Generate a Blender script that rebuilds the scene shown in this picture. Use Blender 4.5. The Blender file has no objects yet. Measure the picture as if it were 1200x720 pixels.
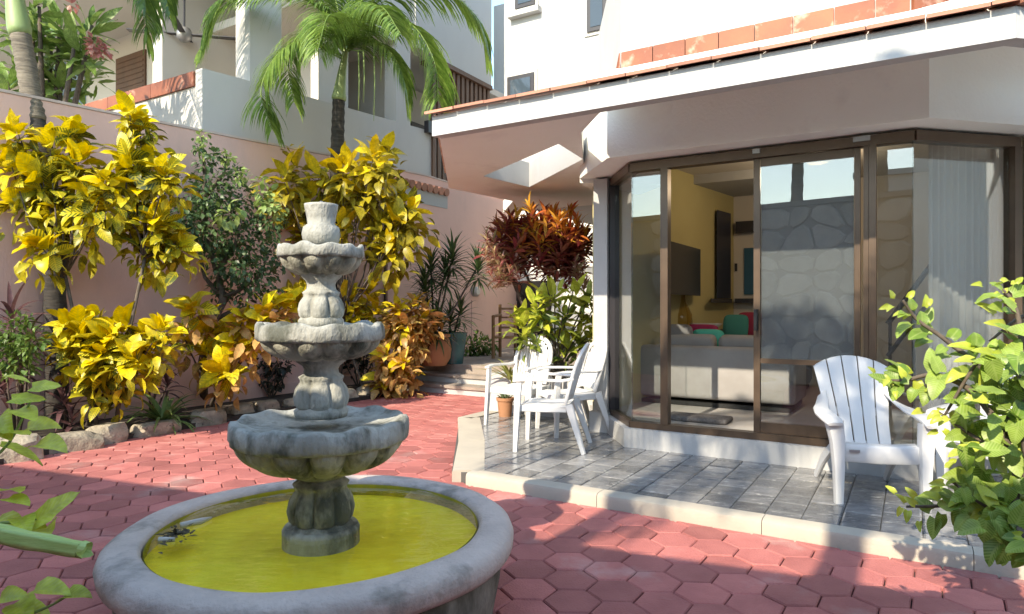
import bpy, bmesh, math, random
from mathutils import Vector, Matrix, noise
R = math.radians
rng = random.Random(7)

# ------------------------------------------------------------------ camera, sky, sun, exposure
S = bpy.context.scene
C = S.collection
F, H = 776.0, 1.40                       # focal length in photo pixels, eye height in metres
cam = bpy.data.cameras.new('camera'); cam.sensor_width = 36; cam.lens = 36 * F / 1200
cam.clip_start = 0.05; cam.clip_end = 3000
camo = bpy.data.objects.new('camera', cam); C.objects.link(camo)
camo.location = (0, 0, H); camo.rotation_euler = (R(90), 0, 0)
S.camera = camo
SUN_AZ, SUN_EL = R(33), R(37)            # direction the light travels towards (from +Y to +X), elevation
world = bpy.data.worlds.new('World'); S.world = world; world.use_nodes = True
wn = world.node_tree.nodes; wl = world.node_tree.links
sky = wn.new('ShaderNodeTexSky'); sky.sky_type = 'NISHITA'; sky.sun_disc = False
sky.sun_elevation = SUN_EL; sky.sun_rotation = SUN_AZ + math.pi
sky.air_density = 1.4; sky.dust_density = 0.5; sky.ozone_density = 6.0
bg = wn['Background']; bg.inputs['Strength'].default_value = 0.15
wl.new(sky.outputs[0], bg.inputs[0])
sl = bpy.data.lights.new('sun', 'SUN'); sl.energy = 2.0; sl.angle = R(0.53); sl.color = (1.0, .975, .94)
so = bpy.data.objects.new('sun', sl); C.objects.link(so)
sdir = Vector((math.sin(SUN_AZ) * math.cos(SUN_EL), math.cos(SUN_AZ) * math.cos(SUN_EL), -math.sin(SUN_EL)))
so.rotation_euler = sdir.to_track_quat('-Z', 'Y').to_euler(); so.location = (-6, -9, 12)
S.view_settings.view_transform = 'Standard'; S.view_settings.look = 'None'
S.view_settings.exposure = 1.95; S.view_settings.gamma = 1.0
S.view_settings.use_white_balance = True; S.view_settings.white_balance_temperature = 8300; S.view_settings.white_balance_tint = 8
S.render.resolution_x = 1024; S.render.resolution_y = 614

# ------------------------------------------------------------------ positions
UX, UY = .855, -.519                     # unit vector along the house front, to the right
UL = math.hypot(UX, UY); UX /= UL; UY /= UL
NX, NY = -UY, UX                         # unit vector into the house


def W(u, n, z=0):
    return Vector((UX * u + NX * n, UY * u + NY * n, z))


def D(px, py, d):                        # photo pixel at a given distance
    return Vector(((px - 600) / F * d, d, H - (py - 360) / F * d))


def G(px, py, z=0):                      # photo pixel lying on the level z
    return D(px, py, F * (H - z) / (py - 360))


def un(p):
    return p.x * UX + p.y * UY, p.x * NX + p.y * NY


def u_on(px, n):                         # where a pixel column meets the plane n = const
    r = (px - 600) / F
    return n * (UX * r + UY) / (UX - UY * r) if False else n * (UX * r - NX) / (UX + NX * r)


def n_on(px, u):                         # where a pixel column meets the plane u = const
    r = (px - 600) / F
    return u * (-NX * r - UX) / (NX - UX * r)


def PN(px, py, n):
    u = u_on(px, n); y = W(u, n).y
    return u, H + (360 - py) / F * y


def PU(px, py, u):
    n = n_on(px, u); y = W(u, n).y
    return n, H + (360 - py) / F * y


# ------------------------------------------------------------------ mesh helpers
class MB:
    def __init__(s):
        s.v = []; s.f = []; s.lc = []

    def add(s, vs, fs):
        o = len(s.v); s.v += [tuple(v) for v in vs]; s.f += [tuple(i + o for i in f) for f in fs]
        return s

    def prism(s, bot, top):              # two rings of the same length, closed
        n = len(bot)
        fs = [tuple(range(n - 1, -1, -1)), tuple(range(n, 2 * n))]
        fs += [(i, (i + 1) % n, n + (i + 1) % n, n + i) for i in range(n)]
        return s.add(list(bot) + list(top), fs)

    def hprism(s, poly, z0, z1):         # polygon in house plan (u, n)
        z0f = z0 if callable(z0) else (lambda u, n: z0)
        z1f = z1 if callable(z1) else (lambda u, n: z1)
        a = sum(poly[i][0] * poly[(i + 1) % len(poly)][1] - poly[(i + 1) % len(poly)][0] * poly[i][1] for i in range(len(poly)))
        if a < 0: poly = poly[::-1]
        return s.prism([W(u, n, z0f(u, n)) for u, n in poly], [W(u, n, z1f(u, n)) for u, n in poly])

    def hbox(s, u0, u1, n0, n1, z0, z1):
        return s.hprism([(u0, n0), (u1, n0), (u1, n1), (u0, n1)], z0, z1)

    def box(s, x0, x1, y0, y1, z0, z1):
        p = [(x0, y0), (x1, y0), (x1, y1), (x0, y1)]
        return s.prism([(x, y, z0) for x, y in p], [(x, y, z1) for x, y in p])

    def wall_u(s, poly, u0, u1):         # polygon (n, z) extruded between u0 and u1
        return s.prism([W(u0, n, z) for n, z in poly], [W(u1, n, z) for n, z in poly])

    def wall_n(s, poly, n0, n1):         # polygon (u, z) extruded between n0 and n1
        return s.prism([W(u, n0, z) for u, z in poly], [W(u, n1, z) for u, z in poly])

    def tube(s, pts, rad, k=6, cap=True):
        pts = [Vector(p) for p in pts]
        if not hasattr(rad, '__len__'): rad = [rad] * len(pts)
        t0 = (pts[1] - pts[0]).normalized()
        ref = Vector((0, 0, 1)) if abs(t0.z) < .9 else Vector((1, 0, 0))
        a = t0.cross(ref).normalized(); rings = []
        for i, p in enumerate(pts):
            t = (pts[min(i + 1, len(pts) - 1)] - pts[max(i - 1, 0)])
            if t.length < 1e-9: t = t0
            t.normalize()
            a = (a - t * a.dot(t)); a = a.normalized() if a.length > 1e-6 else t.orthogonal().normalized()
            b = t.cross(a)
            rings.append([p + (a * math.cos(2 * math.pi * j / k) + b * math.sin(2 * math.pi * j / k)) * rad[i] for j in range(k)])
        vs = [v for r in rings for v in r]; fs = []
        for i in range(len(rings) - 1):
            for j in range(k):
                fs.append((i * k + j, i * k + (j + 1) % k, (i + 1) * k + (j + 1) % k, (i + 1) * k + j))
        if cap:
            fs.append(tuple(range(k - 1, -1, -1))); o = (len(rings) - 1) * k; fs.append(tuple(range(o, o + k)))
        return s.add(vs, fs)

    def lathe(s, prof, c=(0, 0, 0), k=48, mod=None):
        c = Vector(c); vs = []; fs = []
        for i, (r, z) in enumerate(prof):
            for j in range(k):
                a = 2 * math.pi * j / k
                rr, zz = (r, z) if mod is None else mod(r, z, a, i)
                vs.append(c + Vector((rr * math.cos(a), rr * math.sin(a), zz)))
        for i in range(len(prof) - 1):
            for j in range(k):
                fs.append((i * k + j, i * k + (j + 1) % k, (i + 1) * k + (j + 1) % k, (i + 1) * k + j))
        return s.add(vs, fs)

    def rbox(s, m, size, bev=.03, seg=2):  # rounded box, matrix m
        bm = bmesh.new(); bmesh.ops.create_cube(bm, size=1)
        for v in bm.verts: v.co = Vector((v.co.x * size[0], v.co.y * size[1], v.co.z * size[2]))
        bmesh.ops.bevel(bm, geom=bm.edges[:] + bm.verts[:], offset=bev, segments=seg, profile=.5, affect='EDGES')
        bm.verts.index_update()
        s.add([m @ v.co for v in bm.verts], [[v.index for v in f.verts] for f in bm.faces]); bm.free()
        return s

    def mesh(s, name, mat=None, smooth=False):
        me = bpy.data.meshes.new(name); me.from_pydata(s.v, [], s.f)
        bm = bmesh.new(); bm.from_mesh(me); bmesh.ops.recalc_face_normals(bm, faces=bm.faces); bm.to_mesh(me); bm.free()
        if s.lc and len(s.lc) == len(s.v):
            at = me.attributes.new('lc', 'FLOAT_VECTOR', 'POINT'); at.data.foreach_set('vector', [c for q in s.lc for c in q])
        if mat: me.materials.append(mat)
        if smooth:
            me.polygons.foreach_set('use_smooth', [True] * len(me.polygons))
            if smooth != 'all':
                try: me.set_sharp_from_angle(angle=R(40))
                except Exception: pass
        me.update()
        return me


def ob(name, me, mat=None, parent=None, smooth=False, base=None):
    if isinstance(me, MB):
        if base is not None:
            b = Vector(base); me.v = [(x - b.x, y - b.y, z - b.z) for x, y, z in me.v]
        me = me.mesh(name, mat, smooth)
    o = bpy.data.objects.new(name, me); C.objects.link(o)
    if parent is not None:
        o.parent = parent
    elif base is not None:
        o.location = base
    return o


def tag(o, label=None, cat=None, group=None, kind=None):
    if label: o['label'] = label
    if cat: o['category'] = cat
    if group: o['group'] = group
    if kind: o['kind'] = kind
    return o


def thing(name, label, cat, loc=(0, 0, 0), group=None, rz=0):
    o = bpy.data.objects.new(name, None); C.objects.link(o); o.location = loc; o.rotation_euler.z = rz
    o.empty_display_size = .1
    return tag(o, label, cat, group)


def part(name, mb, mat, parent, smooth=False):
    """world-space geometry put under a thing standing at parent's place (no rotation)"""
    b = Vector((0, 0, 0)); p = parent
    while p is not None: b += p.location; p = p.parent
    return ob(name, mb, mat, parent, smooth, base=b)


# ------------------------------------------------------------------ materials
def M(name, c, c2=None, sc=3., rough=.75, bump=0., bsc=40., rnd=0., metal=0., c3=None, sc3=1., t3=(.5, .65), coat=0., spec=.5, det=5., lo=.35, hi=.65, stretch=None):
    m = bpy.data.materials.new(name); m.use_nodes = True
    nt = m.node_tree; N = nt.nodes; L = nt.links; P = N['Principled BSDF']
    P.inputs['Roughness'].default_value = rough; P.inputs['Metallic'].default_value = metal
    P.inputs['Specular IOR Level'].default_value = spec
    P.inputs['Coat Weight'].default_value = coat; P.inputs['Coat Roughness'].default_value = .08
    geo = N.new('ShaderNodeNewGeometry'); pos = geo.outputs['Position']
    if stretch:
        mp = N.new('ShaderNodeMapping'); mp.inputs['Scale'].default_value = stretch; L.new(pos, mp.inputs[0]); pos = mp.outputs[0]
    col = None

    def nz(scale, d=det):
        t = N.new('ShaderNodeTexNoise'); t.inputs['Scale'].default_value = scale; t.inputs['Detail'].default_value = d
        t.inputs['Roughness'].default_value = .6
        L.new(pos, t.inputs['Vector']); return t.outputs['Fac']

    def mr(x, a, b):
        r = N.new('ShaderNodeMapRange'); r.inputs[1].default_value = a; r.inputs[2].default_value = b; L.new(x, r.inputs[0]); return r.outputs[0]

    def mix(f, a, b, bt='MIX'):
        x = N.new('ShaderNodeMix'); x.data_type = 'RGBA'; x.blend_type = bt
        if isinstance(f, float): x.inputs[0].default_value = f
        else: L.new(f, x.inputs[0])
        for i, q in ((6, a), (7, b)):
            if isinstance(q, tuple): x.inputs[i].default_value = (*q, 1)
            else: L.new(q, x.inputs[i])
        return x.outputs[2]
    col = c
    if c2: col = mix(mr(nz(sc), lo, hi), c, c2)
    if c3: col = mix(mr(nz(sc3), *t3), col, c3)
    if rnd:
        oi = N.new('ShaderNodeObjectInfo')
        g = N.new('ShaderNodeMapRange'); g.inputs[3].default_value = 1 - rnd; g.inputs[4].default_value = 1 + rnd
        L.new(oi.outputs['Random'], g.inputs[0])
        cc = N.new('ShaderNodeCombineColor')
        for i in range(3): L.new(g.outputs[0], cc.inputs[i])
        col = mix(1.0, col, cc.outputs[0], 'MULTIPLY')
    if isinstance(col, tuple): P.inputs['Base Color'].default_value = (*col, 1)
    else: L.new(col, P.inputs['Base Color'])
    if bump:
        b = N.new('ShaderNodeBump'); b.inputs['Strength'].default_value = bump; b.inputs['Distance'].default_value = .02
        L.new(nz(bsc, 4), b.inputs['Height']); L.new(b.outputs[0], P.inputs['Normal'])
    return m


def LEAF(name, c1, c2, vein=None, island=False, trans=.35, rough=.4, veinamt=.55, spread=(0., 1.)):
    m = bpy.data.materials.new(name); m.use_nodes = True
    nt = m.node_tree; N = nt.nodes; L = nt.links; P = N['Principled BSDF']; out = N['Material Output']
    P.inputs['Roughness'].default_value = rough; P.inputs['Specular IOR Level'].default_value = .4
    if island:
        rv = N.new('ShaderNodeNewGeometry').outputs['Random Per Island']
    else:
        rv = N.new('ShaderNodeObjectInfo').outputs['Random']
    mx = N.new('ShaderNodeMix'); mx.data_type = 'RGBA'
    mx.inputs[6].default_value = (*c1, 1); mx.inputs[7].default_value = (*c2, 1)
    r = N.new('ShaderNodeMapRange'); r.inputs[1].default_value = spread[0]; r.inputs[2].default_value = spread[1]
    L.new(rv, r.inputs[0]); L.new(r.outputs[0], mx.inputs[0]); col = mx.outputs[2]

    def ma(op, a, b=None):
        x = N.new('ShaderNodeMath'); x.operation = op
        for i, q in enumerate((a, b)):
            if q is None: continue
            if isinstance(q, (int, float)): x.inputs[i].default_value = q
            else: L.new(q, x.inputs[i])
        return x.outputs[0]
    if vein:
        tc = N.new('ShaderNodeNewGeometry'); atn = N.new('ShaderNodeAttribute'); atn.attribute_name = 'lc'; sp = N.new('ShaderNodeSeparateXYZ'); L.new(atn.outputs['Vector'], sp.inputs[0])
        ax = ma('ABSOLUTE', ma('SUBTRACT', sp.outputs[0], .5))
        w = ma('SINE', ma('MULTIPLY', ma('SUBTRACT', sp.outputs[1], ma('MULTIPLY', ax, .55)), 52.))
        nzt = N.new('ShaderNodeTexNoise'); nzt.inputs['Scale'].default_value = 9.; L.new(tc.outputs['Position'], nzt.inputs['Vector'])
        side = ma('MULTIPLY', ma('GREATER_THAN', w, .1), ma('GREATER_THAN', ma('ADD', nzt.outputs[0], ma('MULTIPLY', rv, .3)), .6 - veinamt * .2))
        f = ma('MAXIMUM', ma('LESS_THAN', ax, .06), side)
        x2 = N.new('ShaderNodeMix'); x2.data_type = 'RGBA'; x2.inputs[7].default_value = (*vein, 1)
        L.new(ma('MULTIPLY', f, veinamt), x2.inputs[0]); L.new(col, x2.inputs[6]); col = x2.outputs[2]
    g2 = N.new('ShaderNodeNewGeometry'); n2 = N.new('ShaderNodeTexNoise'); n2.inputs['Scale'].default_value = 22.; n2.inputs['Detail'].default_value = 3
    L.new(g2.outputs['Position'], n2.inputs['Vector']); r2_ = N.new('ShaderNodeMapRange'); r2_.inputs[1].default_value = .35; r2_.inputs[2].default_value = .7; r2_.inputs[3].default_value = .72; r2_.inputs[4].default_value = 1.1
    L.new(n2.outputs[0], r2_.inputs[0]); c2_ = N.new('ShaderNodeCombineColor')
    for i in range(3): L.new(r2_.outputs[0], c2_.inputs[i])
    x3 = N.new('ShaderNodeMix'); x3.data_type = 'RGBA'; x3.blend_type = 'MULTIPLY'; x3.inputs[0].default_value = 1.; L.new(col, x3.inputs[6]); L.new(c2_.outputs[0], x3.inputs[7]); col = x3.outputs[2]
    L.new(col, P.inputs['Base Color'])
    tr = N.new('ShaderNodeBsdfTranslucent'); L.new(col, tr.inputs[0])
    ms = N.new('ShaderNodeMixShader'); ms.inputs[0].default_value = trans
    L.new(P.outputs[0], ms.inputs[1]); L.new(tr.outputs[0], ms.inputs[2]); L.new(ms.outputs[0], out.inputs[0])
    return m


def GLASS(name, tint=(.86, .9, .9), ior=1.5, rough=0., bump=0., bsc=8., opaque=0., ocol=(.3, .3, .3)):
    m = bpy.data.materials.new(name); m.use_nodes = True
    nt = m.node_tree; N = nt.nodes; L = nt.links; out = N['Material Output']; N.remove(N['Principled BSDF'])
    t = N.new('ShaderNodeBsdfTransparent'); t.inputs[0].default_value = (*tint, 1)
    g = N.new('ShaderNodeBsdfGlossy'); g.inputs['Roughness'].default_value = rough
    if True:                             # Schlick reflectance, the same from both sides of the sheet
        lw = N.new('ShaderNodeLayerWeight'); lw.inputs[0].default_value = .5
        pw_ = N.new('ShaderNodeMath'); pw_.operation = 'POWER'; pw_.inputs[1].default_value = 4; L.new(lw.outputs['Facing'], pw_.inputs[0])
        mr_ = N.new('ShaderNodeMapRange'); mr_.inputs[3].default_value = ((ior - 1) / (ior + 1)) ** 2; L.new(pw_.outputs[0], mr_.inputs[0]); frs = mr_.outputs[0]
    base = t.outputs[0]
    if opaque:
        d = N.new('ShaderNodeBsdfDiffuse'); d.inputs[0].default_value = (*ocol, 1)
        q = N.new('ShaderNodeMixShader'); q.inputs[0].default_value = opaque
        L.new(base, q.inputs[1]); L.new(d.outputs[0], q.inputs[2]); base = q.outputs[0]
    ms = N.new('ShaderNodeMixShader'); L.new(frs, ms.inputs[0]); L.new(base, ms.inputs[1]); L.new(g.outputs[0], ms.inputs[2])
    if bump:
        geo = N.new('ShaderNodeNewGeometry'); nz = N.new('ShaderNodeTexNoise'); nz.inputs['Scale'].default_value = bsc; nz.inputs['Detail'].default_value = 3
        mp = N.new('ShaderNodeMapping'); mp.inputs['Scale'].default_value = (1, 2.2, 1); mp.inputs['Rotation'].default_value = (0, 0, R(20))
        L.new(geo.outputs['Position'], mp.inputs[0]); L.new(mp.outputs[0], nz.inputs['Vector'])
        b = N.new('ShaderNodeBump'); b.inputs['Strength'].default_value = bump; b.inputs['Distance'].default_value = .02
        L.new(nz.outputs[0], b.inputs['Height']); L.new(b.outputs[0], g.inputs['Normal']); L.new(b.outputs[0], lw.inputs['Normal'])
    L.new(ms.outputs[0], out.inputs[0])
    return m


m_white = M('white_stucco', (.45, .45, .445), (.42, .42, .415), 1.2, .9, .2, 45, c3=(.37, .365, .355), sc3=1.6, t3=(.58, .8), stretch=(1, 1, .45))
m_tan = M('cream_stucco', (.84, .835, .79), (.79, .785, .74), 1.0, .9, .22, 40, c3=(.69, .68, .65), sc3=1.8, t3=(.58, .8))
m_pink = M('pink_stucco', (.76, .49, .42), (.68, .44, .38), .9, .9, .22, 40, c3=(.57, .40, .36), sc3=.9, t3=(.54, .78), stretch=(1, 1, .5))
m_neigh = M('pale_grey_stucco', (.54, .52, .49), (.49, .47, .445), .6, .9, .1, 40, stretch=(1, 1, .4))
m_neighw = M('pale_warm_paint', (.60, .56, .51), None, rough=.9)
m_terra = M('terracotta_tile', (.28, .085, .04), (.22, .065, .034), 4, .65, .1, 30, rnd=.18, c3=(.5, .3, .22), sc3=6, t3=(.58, .75))
m_terraedge = M('terracotta_edge_tile', (.45, .20, .13), (.34, .15, .10), 5, .75, .2, 30, rnd=.2)
m_paver = M('red_paver', (.46, .15, .134), (.37, .112, .102), 4, .72, .45, 90, rnd=.25, c3=(.46, .27, .245), sc3=1.6, t3=(.57, .74))
m_paverbed = M('paver_joint_sand', (.10, .045, .045), (.07, .035, .035), 9, .95, .3, 80)
m_slate = M('slate_tile', (.21, .21, .21), (.12, .122, .128), 7, .11, .12, 26, rnd=.28, c3=(.34, .335, .32), sc3=14, t3=(.55, .7), stretch=(1, 2.2, 1))
m_grout = M('porch_grout', (.085, .082, .078), None, rough=.9)
m_cope = M('cream_concrete', (.44, .395, .325), (.38, .34, .285), 3, .85, .15, 50, c3=(.36, .33, .29), sc3=4, t3=(.6, .75))
m_soil = M('dark_soil', (.035, .026, .022), (.06, .045, .035), 14, .95, .8, 40)
m_rock = M('limestone_rock', (.42, .36, .27), (.22, .19, .15), 7, .9, .9, 22, rnd=.2, c3=(.10, .09, .07), sc3=18, t3=(.58, .68))
m_fstone = M('fountain_cast_stone', (.42, .42, .38), (.27, .27, .24), 9, .85, .6, 50, c3=(.10, .105, .085), sc3=7, t3=(.50, .64), stretch=(1, 1, .5))
m_fdamp = M('fountain_damp_stone', (.44, .42, .34), (.26, .25, .195), 9, .8, .6, 50, c3=(.09, .09, .065), sc3=6, t3=(.48, .62), stretch=(1, 1, .5))
m_frim = M('basin_rim_concrete', (.57, .475, .425), (.47, .39, .35), 6, .8, .45, 50, c3=(.26, .23, .20), sc3=4.5, t3=(.54, .70))
m_fwall = M('basin_wall_mould', (.30, .27, .22), (.08, .07, .05), 4, .9, .3, 50, lo=.4, hi=.6, stretch=(1, 1, .5))
m_algae = M('yellow_basin_floor', (1.0, .80, .05), (.92, .68, .03), 7, .7, .2, 30, c3=(.66, .45, .02), sc3=3.2, t3=(.58, .82))
m_water = GLASS('fountain_water', (.985, .985, .88), 1.45, .01, .14, 8)
m_bronze = M('bronze_aluminium', (.125, .083, .055), (.10, .066, .045), 4, .35, 0, metal=.35)
m_dark = M('dark_frame', (.03, .027, .03), None, rough=.4)
m_glass = GLASS('window_glass', (.88, .91, .91), 2.1)
m_screen = GLASS('insect_screen', (.9, .9, .9), 1.25, .3, opaque=.72, ocol=(.24, .24, .25))
m_plastic = M('white_resin', (.62, .62, .62), (.59, .59, .585), 3, .38)
m_grey = M('grey_metal', (.35, .35, .36), None, rough=.35, metal=.6)
m_black = M('black_trim', (.012, .012, .012), None, rough=.5)
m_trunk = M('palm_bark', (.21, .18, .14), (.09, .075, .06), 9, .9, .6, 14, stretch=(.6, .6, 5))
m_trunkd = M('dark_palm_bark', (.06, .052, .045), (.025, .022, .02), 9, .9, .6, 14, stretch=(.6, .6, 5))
m_shaft = M('green_crownshaft', (.28, .36, .16), (.20, .29, .11), 5, .5, .1, 20, stretch=(1, 1, .3))
m_stem = M('grey_brown_stem', (.13, .10, .075), (.08, .062, .05), 20, .9, .4, 60)
m_green_stem = M('green_stem', (.22, .33, .10), (.27, .37, .14), 20, .6)
m_pot = M('terracotta_pot', (.44, .21, .11), (.36, .17, .09), 4, .85, .2, 40)
m_teal = M('teal_glaze', (.03, .13, .14), (.02, .09, .10), 4, .25)
m_stonewall = M('rubble_stone', (.50, .475, .43), (.36, .345, .31), 4, .9, .6, 14, rnd=.22)
m_mortar = M('mortar', (.25, .24, .22), None, rough=.95, bump=.3)
m_yellow = M('mustard_wall', (.52, .45, .22), (.48, .41, .20), 1, .9)
m_pale = M('pale_inner_wall', (.60, .55, .49), None, rough=.9)
m_floor = M('inner_floor_tile', (.42, .40, .38), (.37, .35, .33), 2, .35)
m_sofa = M('grey_sofa_fabric', (.38, .36, .35), (.33, .31, .30), 3, .95, .4, 220)
m_sofad = M('dark_sofa_fabric', (.10, .08, .075), None, rough=.95)
m_wood = M('brown_wood', (.15, .07, .04), (.10, .05, .03), 6, .6, .2, 20, stretch=(1, 1, .2))
m_cane = M('bamboo_cane', (.30, .16, .07), (.20, .10, .05), 8, .6)
m_ground = M('earth', (.20, .18, .15), (.15, .13, .11), .5, .95)
m_street = M('asphalt', (.06, .06, .06), (.05, .05, .05), 2, .9)
m_tread = M('step_stone', (.33, .27, .23), (.25, .21, .18), 5, .8, .3, 40)

# ------------------------------------------------------------------ ground
g = MB(); g.add([(-400, -400, -.03), (400, -400, -.03), (400, 400, -.03), (-400, 400, -.03)], [(0, 1, 2, 3)])
tag(ob('ground', g, m_ground), kind='structure')
PAVE = [(-9.0, 1.2), (-5.6, -.6), (3.9, -2.0), (4.6, 3.4), (2.0, 6), (.4, 9.3), (-.4, 11.4), (-3.2, 11.6), (-6.4, 5.6)]
pav = MB(); pav.add([(x, y, -.026) for x, y in PAVE], [tuple(range(len(PAVE)))])
pave = tag(ob('paving', pav, m_paverbed), kind='structure')
HEX = .247; ap = HEX / 2 - .0032; rr = ap / math.cos(R(30))


def hexmesh(r, jit=0):
    mb = MB(); rings = []
    for (q, z) in ((r, -.022), (r, -.007), (r - .007, 0.0)):
        rings.append([(q * math.cos(R(60 * i + 57)), q * math.sin(R(60 * i + 57)), z) for i in range(6)])
    vs = [v for g_ in rings for v in g_]; fs = []
    for k in range(2):
        for i in range(6): fs.append((k * 6 + i, k * 6 + (i + 1) % 6, k * 6 + 6 + (i + 1) % 6, k * 6 + 6 + i))
    fs.append(tuple(range(12, 18)))
    return mb.add(vs, fs)


FC = Vector((-.89, 3.09, 0))             # fountain axis
hm = hexmesh(rr).mesh('paver', m_paver)
hex_xy = []
h0 = G(668.5, 678.8); A1 = Vector((math.cos(R(87)), math.sin(R(87)), 0)) * HEX; A2 = Vector((math.cos(R(27)), math.sin(R(27)), 0)) * HEX


def inpoly(x, y, P):
    c = False
    for i in range(len(P)):
        x1, y1 = P[i]; x2, y2 = P[i - 1]
        if (y1 > y) != (y2 > y) and x < (x2 - x1) * (y - y1) / (y2 - y1) + x1: c = not c
    return c


for i in range(-50, 50):
    for j in range(-60, 60):
        p = h0 + A1 * i + A2 * j
        if not inpoly(p.x, p.y, PAVE): continue
        u, n = un(p)
        if n > 4.40 and u > -3.23 - (n - 4.27) * .66 + .25 and u > -4.45: continue
        if (p - FC).length < .7: continue
        hex_xy.append(p)


def seen(p):
    if p.y < 1.5: return False
    x, y = 600 + F * p.x / p.y, 360 + F * H / p.y
    return -20 < x < 1220 and y < 735


vis = sorted([p for p in hex_xy if seen(p)], key=lambda p: p.length)
first = set(id(p) for p in vis[:300])
rest = MB()
for p in hex_xy:
    dz = rng.uniform(-.003, .002)
    tx, ty = rng.uniform(-.012, .012), rng.uniform(-.012, .012)
    if id(p) in first:
        o = ob('paver', hm, parent=pave); o.location = (p.x, p.y, dz); o.rotation_euler = (tx, ty, rng.uniform(-.01, .01))
    else:
        t = hexmesh(rr); rest.add([(x + p.x, y + p.y, z + dz + tx * y - ty * x) for x, y, z in t.v], t.f)
m_paverfar = M('red_paver_far', (.46, .15, .134), (.37, .112, .102), 5, .72, .3, 90, c3=(.54, .21, .185), sc3=2.4, t3=(.5, .68))
tag(ob('paver_field', rest, m_paverfar, pave), kind='stuff')

# street behind the stone wall (seen only mirrored in the glass)
st = MB(); st.hbox(-30, 30, -8, -1.6, -.025, -.02); tag(ob('street', st, m_street), kind='structure')

# ------------------------------------------------------------------ porch
ZP = .09
PN0 = 4.27
pl = [(-3.23, PN0), (-4.61, 6.35), (-4.62, 8.0), (4.2, 8.0), (4.2, PN0)]
pb = MB(); pb.hprism([(-3.19, PN0 + .05), (-4.56, 6.32), (-4.56, 8.0), (4.2, 8.0), (4.2, PN0 + .05)], -.02, ZP - .012)
porch = tag(ob('porch', pb, m_grout), kind='structure')


def off(poly, d, idx):                   # helper: coping strips
    pass


def strip(name, a, b, w, z0, z1, parent, mat, r=.03):
    """coping length from a to b (u,n), width w to the left of travel, rounded outer edge (a side = outside)"""
    A = W(*a); B = W(*b); t = (B - A).normalized(); nn = Vector((-t.y, t.x, 0))
    prof = [(0, z0), (0, z1 - r), (r * .3, z1 - r * .3), (r, z1), (w, z1), (w, z0)]
    mb = MB(); mb.prism([A + nn * q + Vector((0, 0, z)) for q, z in prof], [B + nn * q + Vector((0, 0, z)) for q, z in prof])
    return ob(name, mb, mat, parent, smooth=True)


ue = u_on(1141, PN0 + .02)
cuts = [-3.02, -1.9, -.8, ue, 1.5, 4.2]
for a, b in zip(cuts[:-1], cuts[1:]):
    strip('coping', (a + .002, PN0), (b - .002, PN0), .13, -.015, ZP + .004, porch, m_cope)
dl = Vector((-1.38, 2.08)).normalized()
seg = [(-3.16, PN0 + .01), (-3.16 - 1.42 * .47, PN0 + .01 + 2.14 * .47), (-4.61, 6.36)]
# cream band along the diagonal side (runs back from the front corner)
for a, b in zip(seg[:-1], seg[1:]):
    strip('side_coping', b, a, .26, -.015, ZP + .003, porch, m_cope, .02)
strip('side_coping', (-4.64, 8.0), (-4.64, 6.40), .2, -.015, ZP + .003, porch, m_cope, .02)


def clip(poly, px, py, nx, ny):
    out = []
    for i in range(len(poly)):
        a, b = poly[i], poly[(i + 1) % len(poly)]
        da = (a[0] - px) * nx + (a[1] - py) * ny; db = (b[0] - px) * nx + (b[1] - py) * ny
        if da >= 0: out.append(a)
        if (da >= 0) != (db >= 0):
            t = da / (da - db); out.append((a[0] + (b[0] - a[0]) * t, a[1] + (b[1] - a[1]) * t))
    return out


TW, TL = .2145, .225
ci = 0
BAYU = [(-2.95, 6.75), (-2.30, 5.88), (.02, 5.88), (.75, 6.65)]
for i in range(-9, 25):
    u0 = -1.886 + (i - 4) * TW
    for j in range(0, 13):
        n0 = PN0 + .135 + (j - (.5 if i % 2 else 0)) * TL
        q = [(u0 + .003, n0 + .005), (u0 + TW - .003, n0 + .005), (u0 + TW - .003, n0 + TL - .005), (u0 + .003, n0 + TL - .005)]
        q = clip(q, 0, PN0 + .133, 0, 1)
        if len(q) < 3: continue
        q = clip(q, -3.16 + .30, PN0, 2.08, 1.38 * 1.03)
        if len(q) < 3: continue
        q = clip(q, -4.41, 0, 1, 0); q = clip(q, 0, 7.0, 0, -1) if len(q) > 2 else q
        if len(q) < 3: continue
        cu = sum(a for a, b in q) / len(q); cn = sum(b for a, b in q) / len(q)
        if cn > 6.25 and -2.5 < cu < .4: continue
        mb = MB(); z = ZP + rng.uniform(-.001, .0015)
        ins = [(cu + (a - cu) * .985, cn + (b - cn) * .985) for a, b in q]
        ar = sum(ins[k][0] * ins[(k + 1) % len(ins)][1] - ins[(k + 1) % len(ins)][0] * ins[k][1] for k in range(len(ins)))
        if abs(ar) < .004: continue
        lv = [[W(a, b, z - .011) for a, b in q], [W(a, b, z - .0035) for a, b in q], [W(cu + (a - cu) * .90, cn + (b - cn) * .90, z) for a, b in q]]
        k = len(q); fs = [(r_ * k + i_, r_ * k + (i_ + 1) % k, r_ * k + k + (i_ + 1) % k, r_ * k + k + i_) for r_ in range(2) for i_ in range(k)] + [tuple(range(2 * k, 3 * k))]
        mb.add(lv[0] + lv[1] + lv[2], fs)
        o = ob('floor_tile', mb, m_slate, porch)

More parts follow.
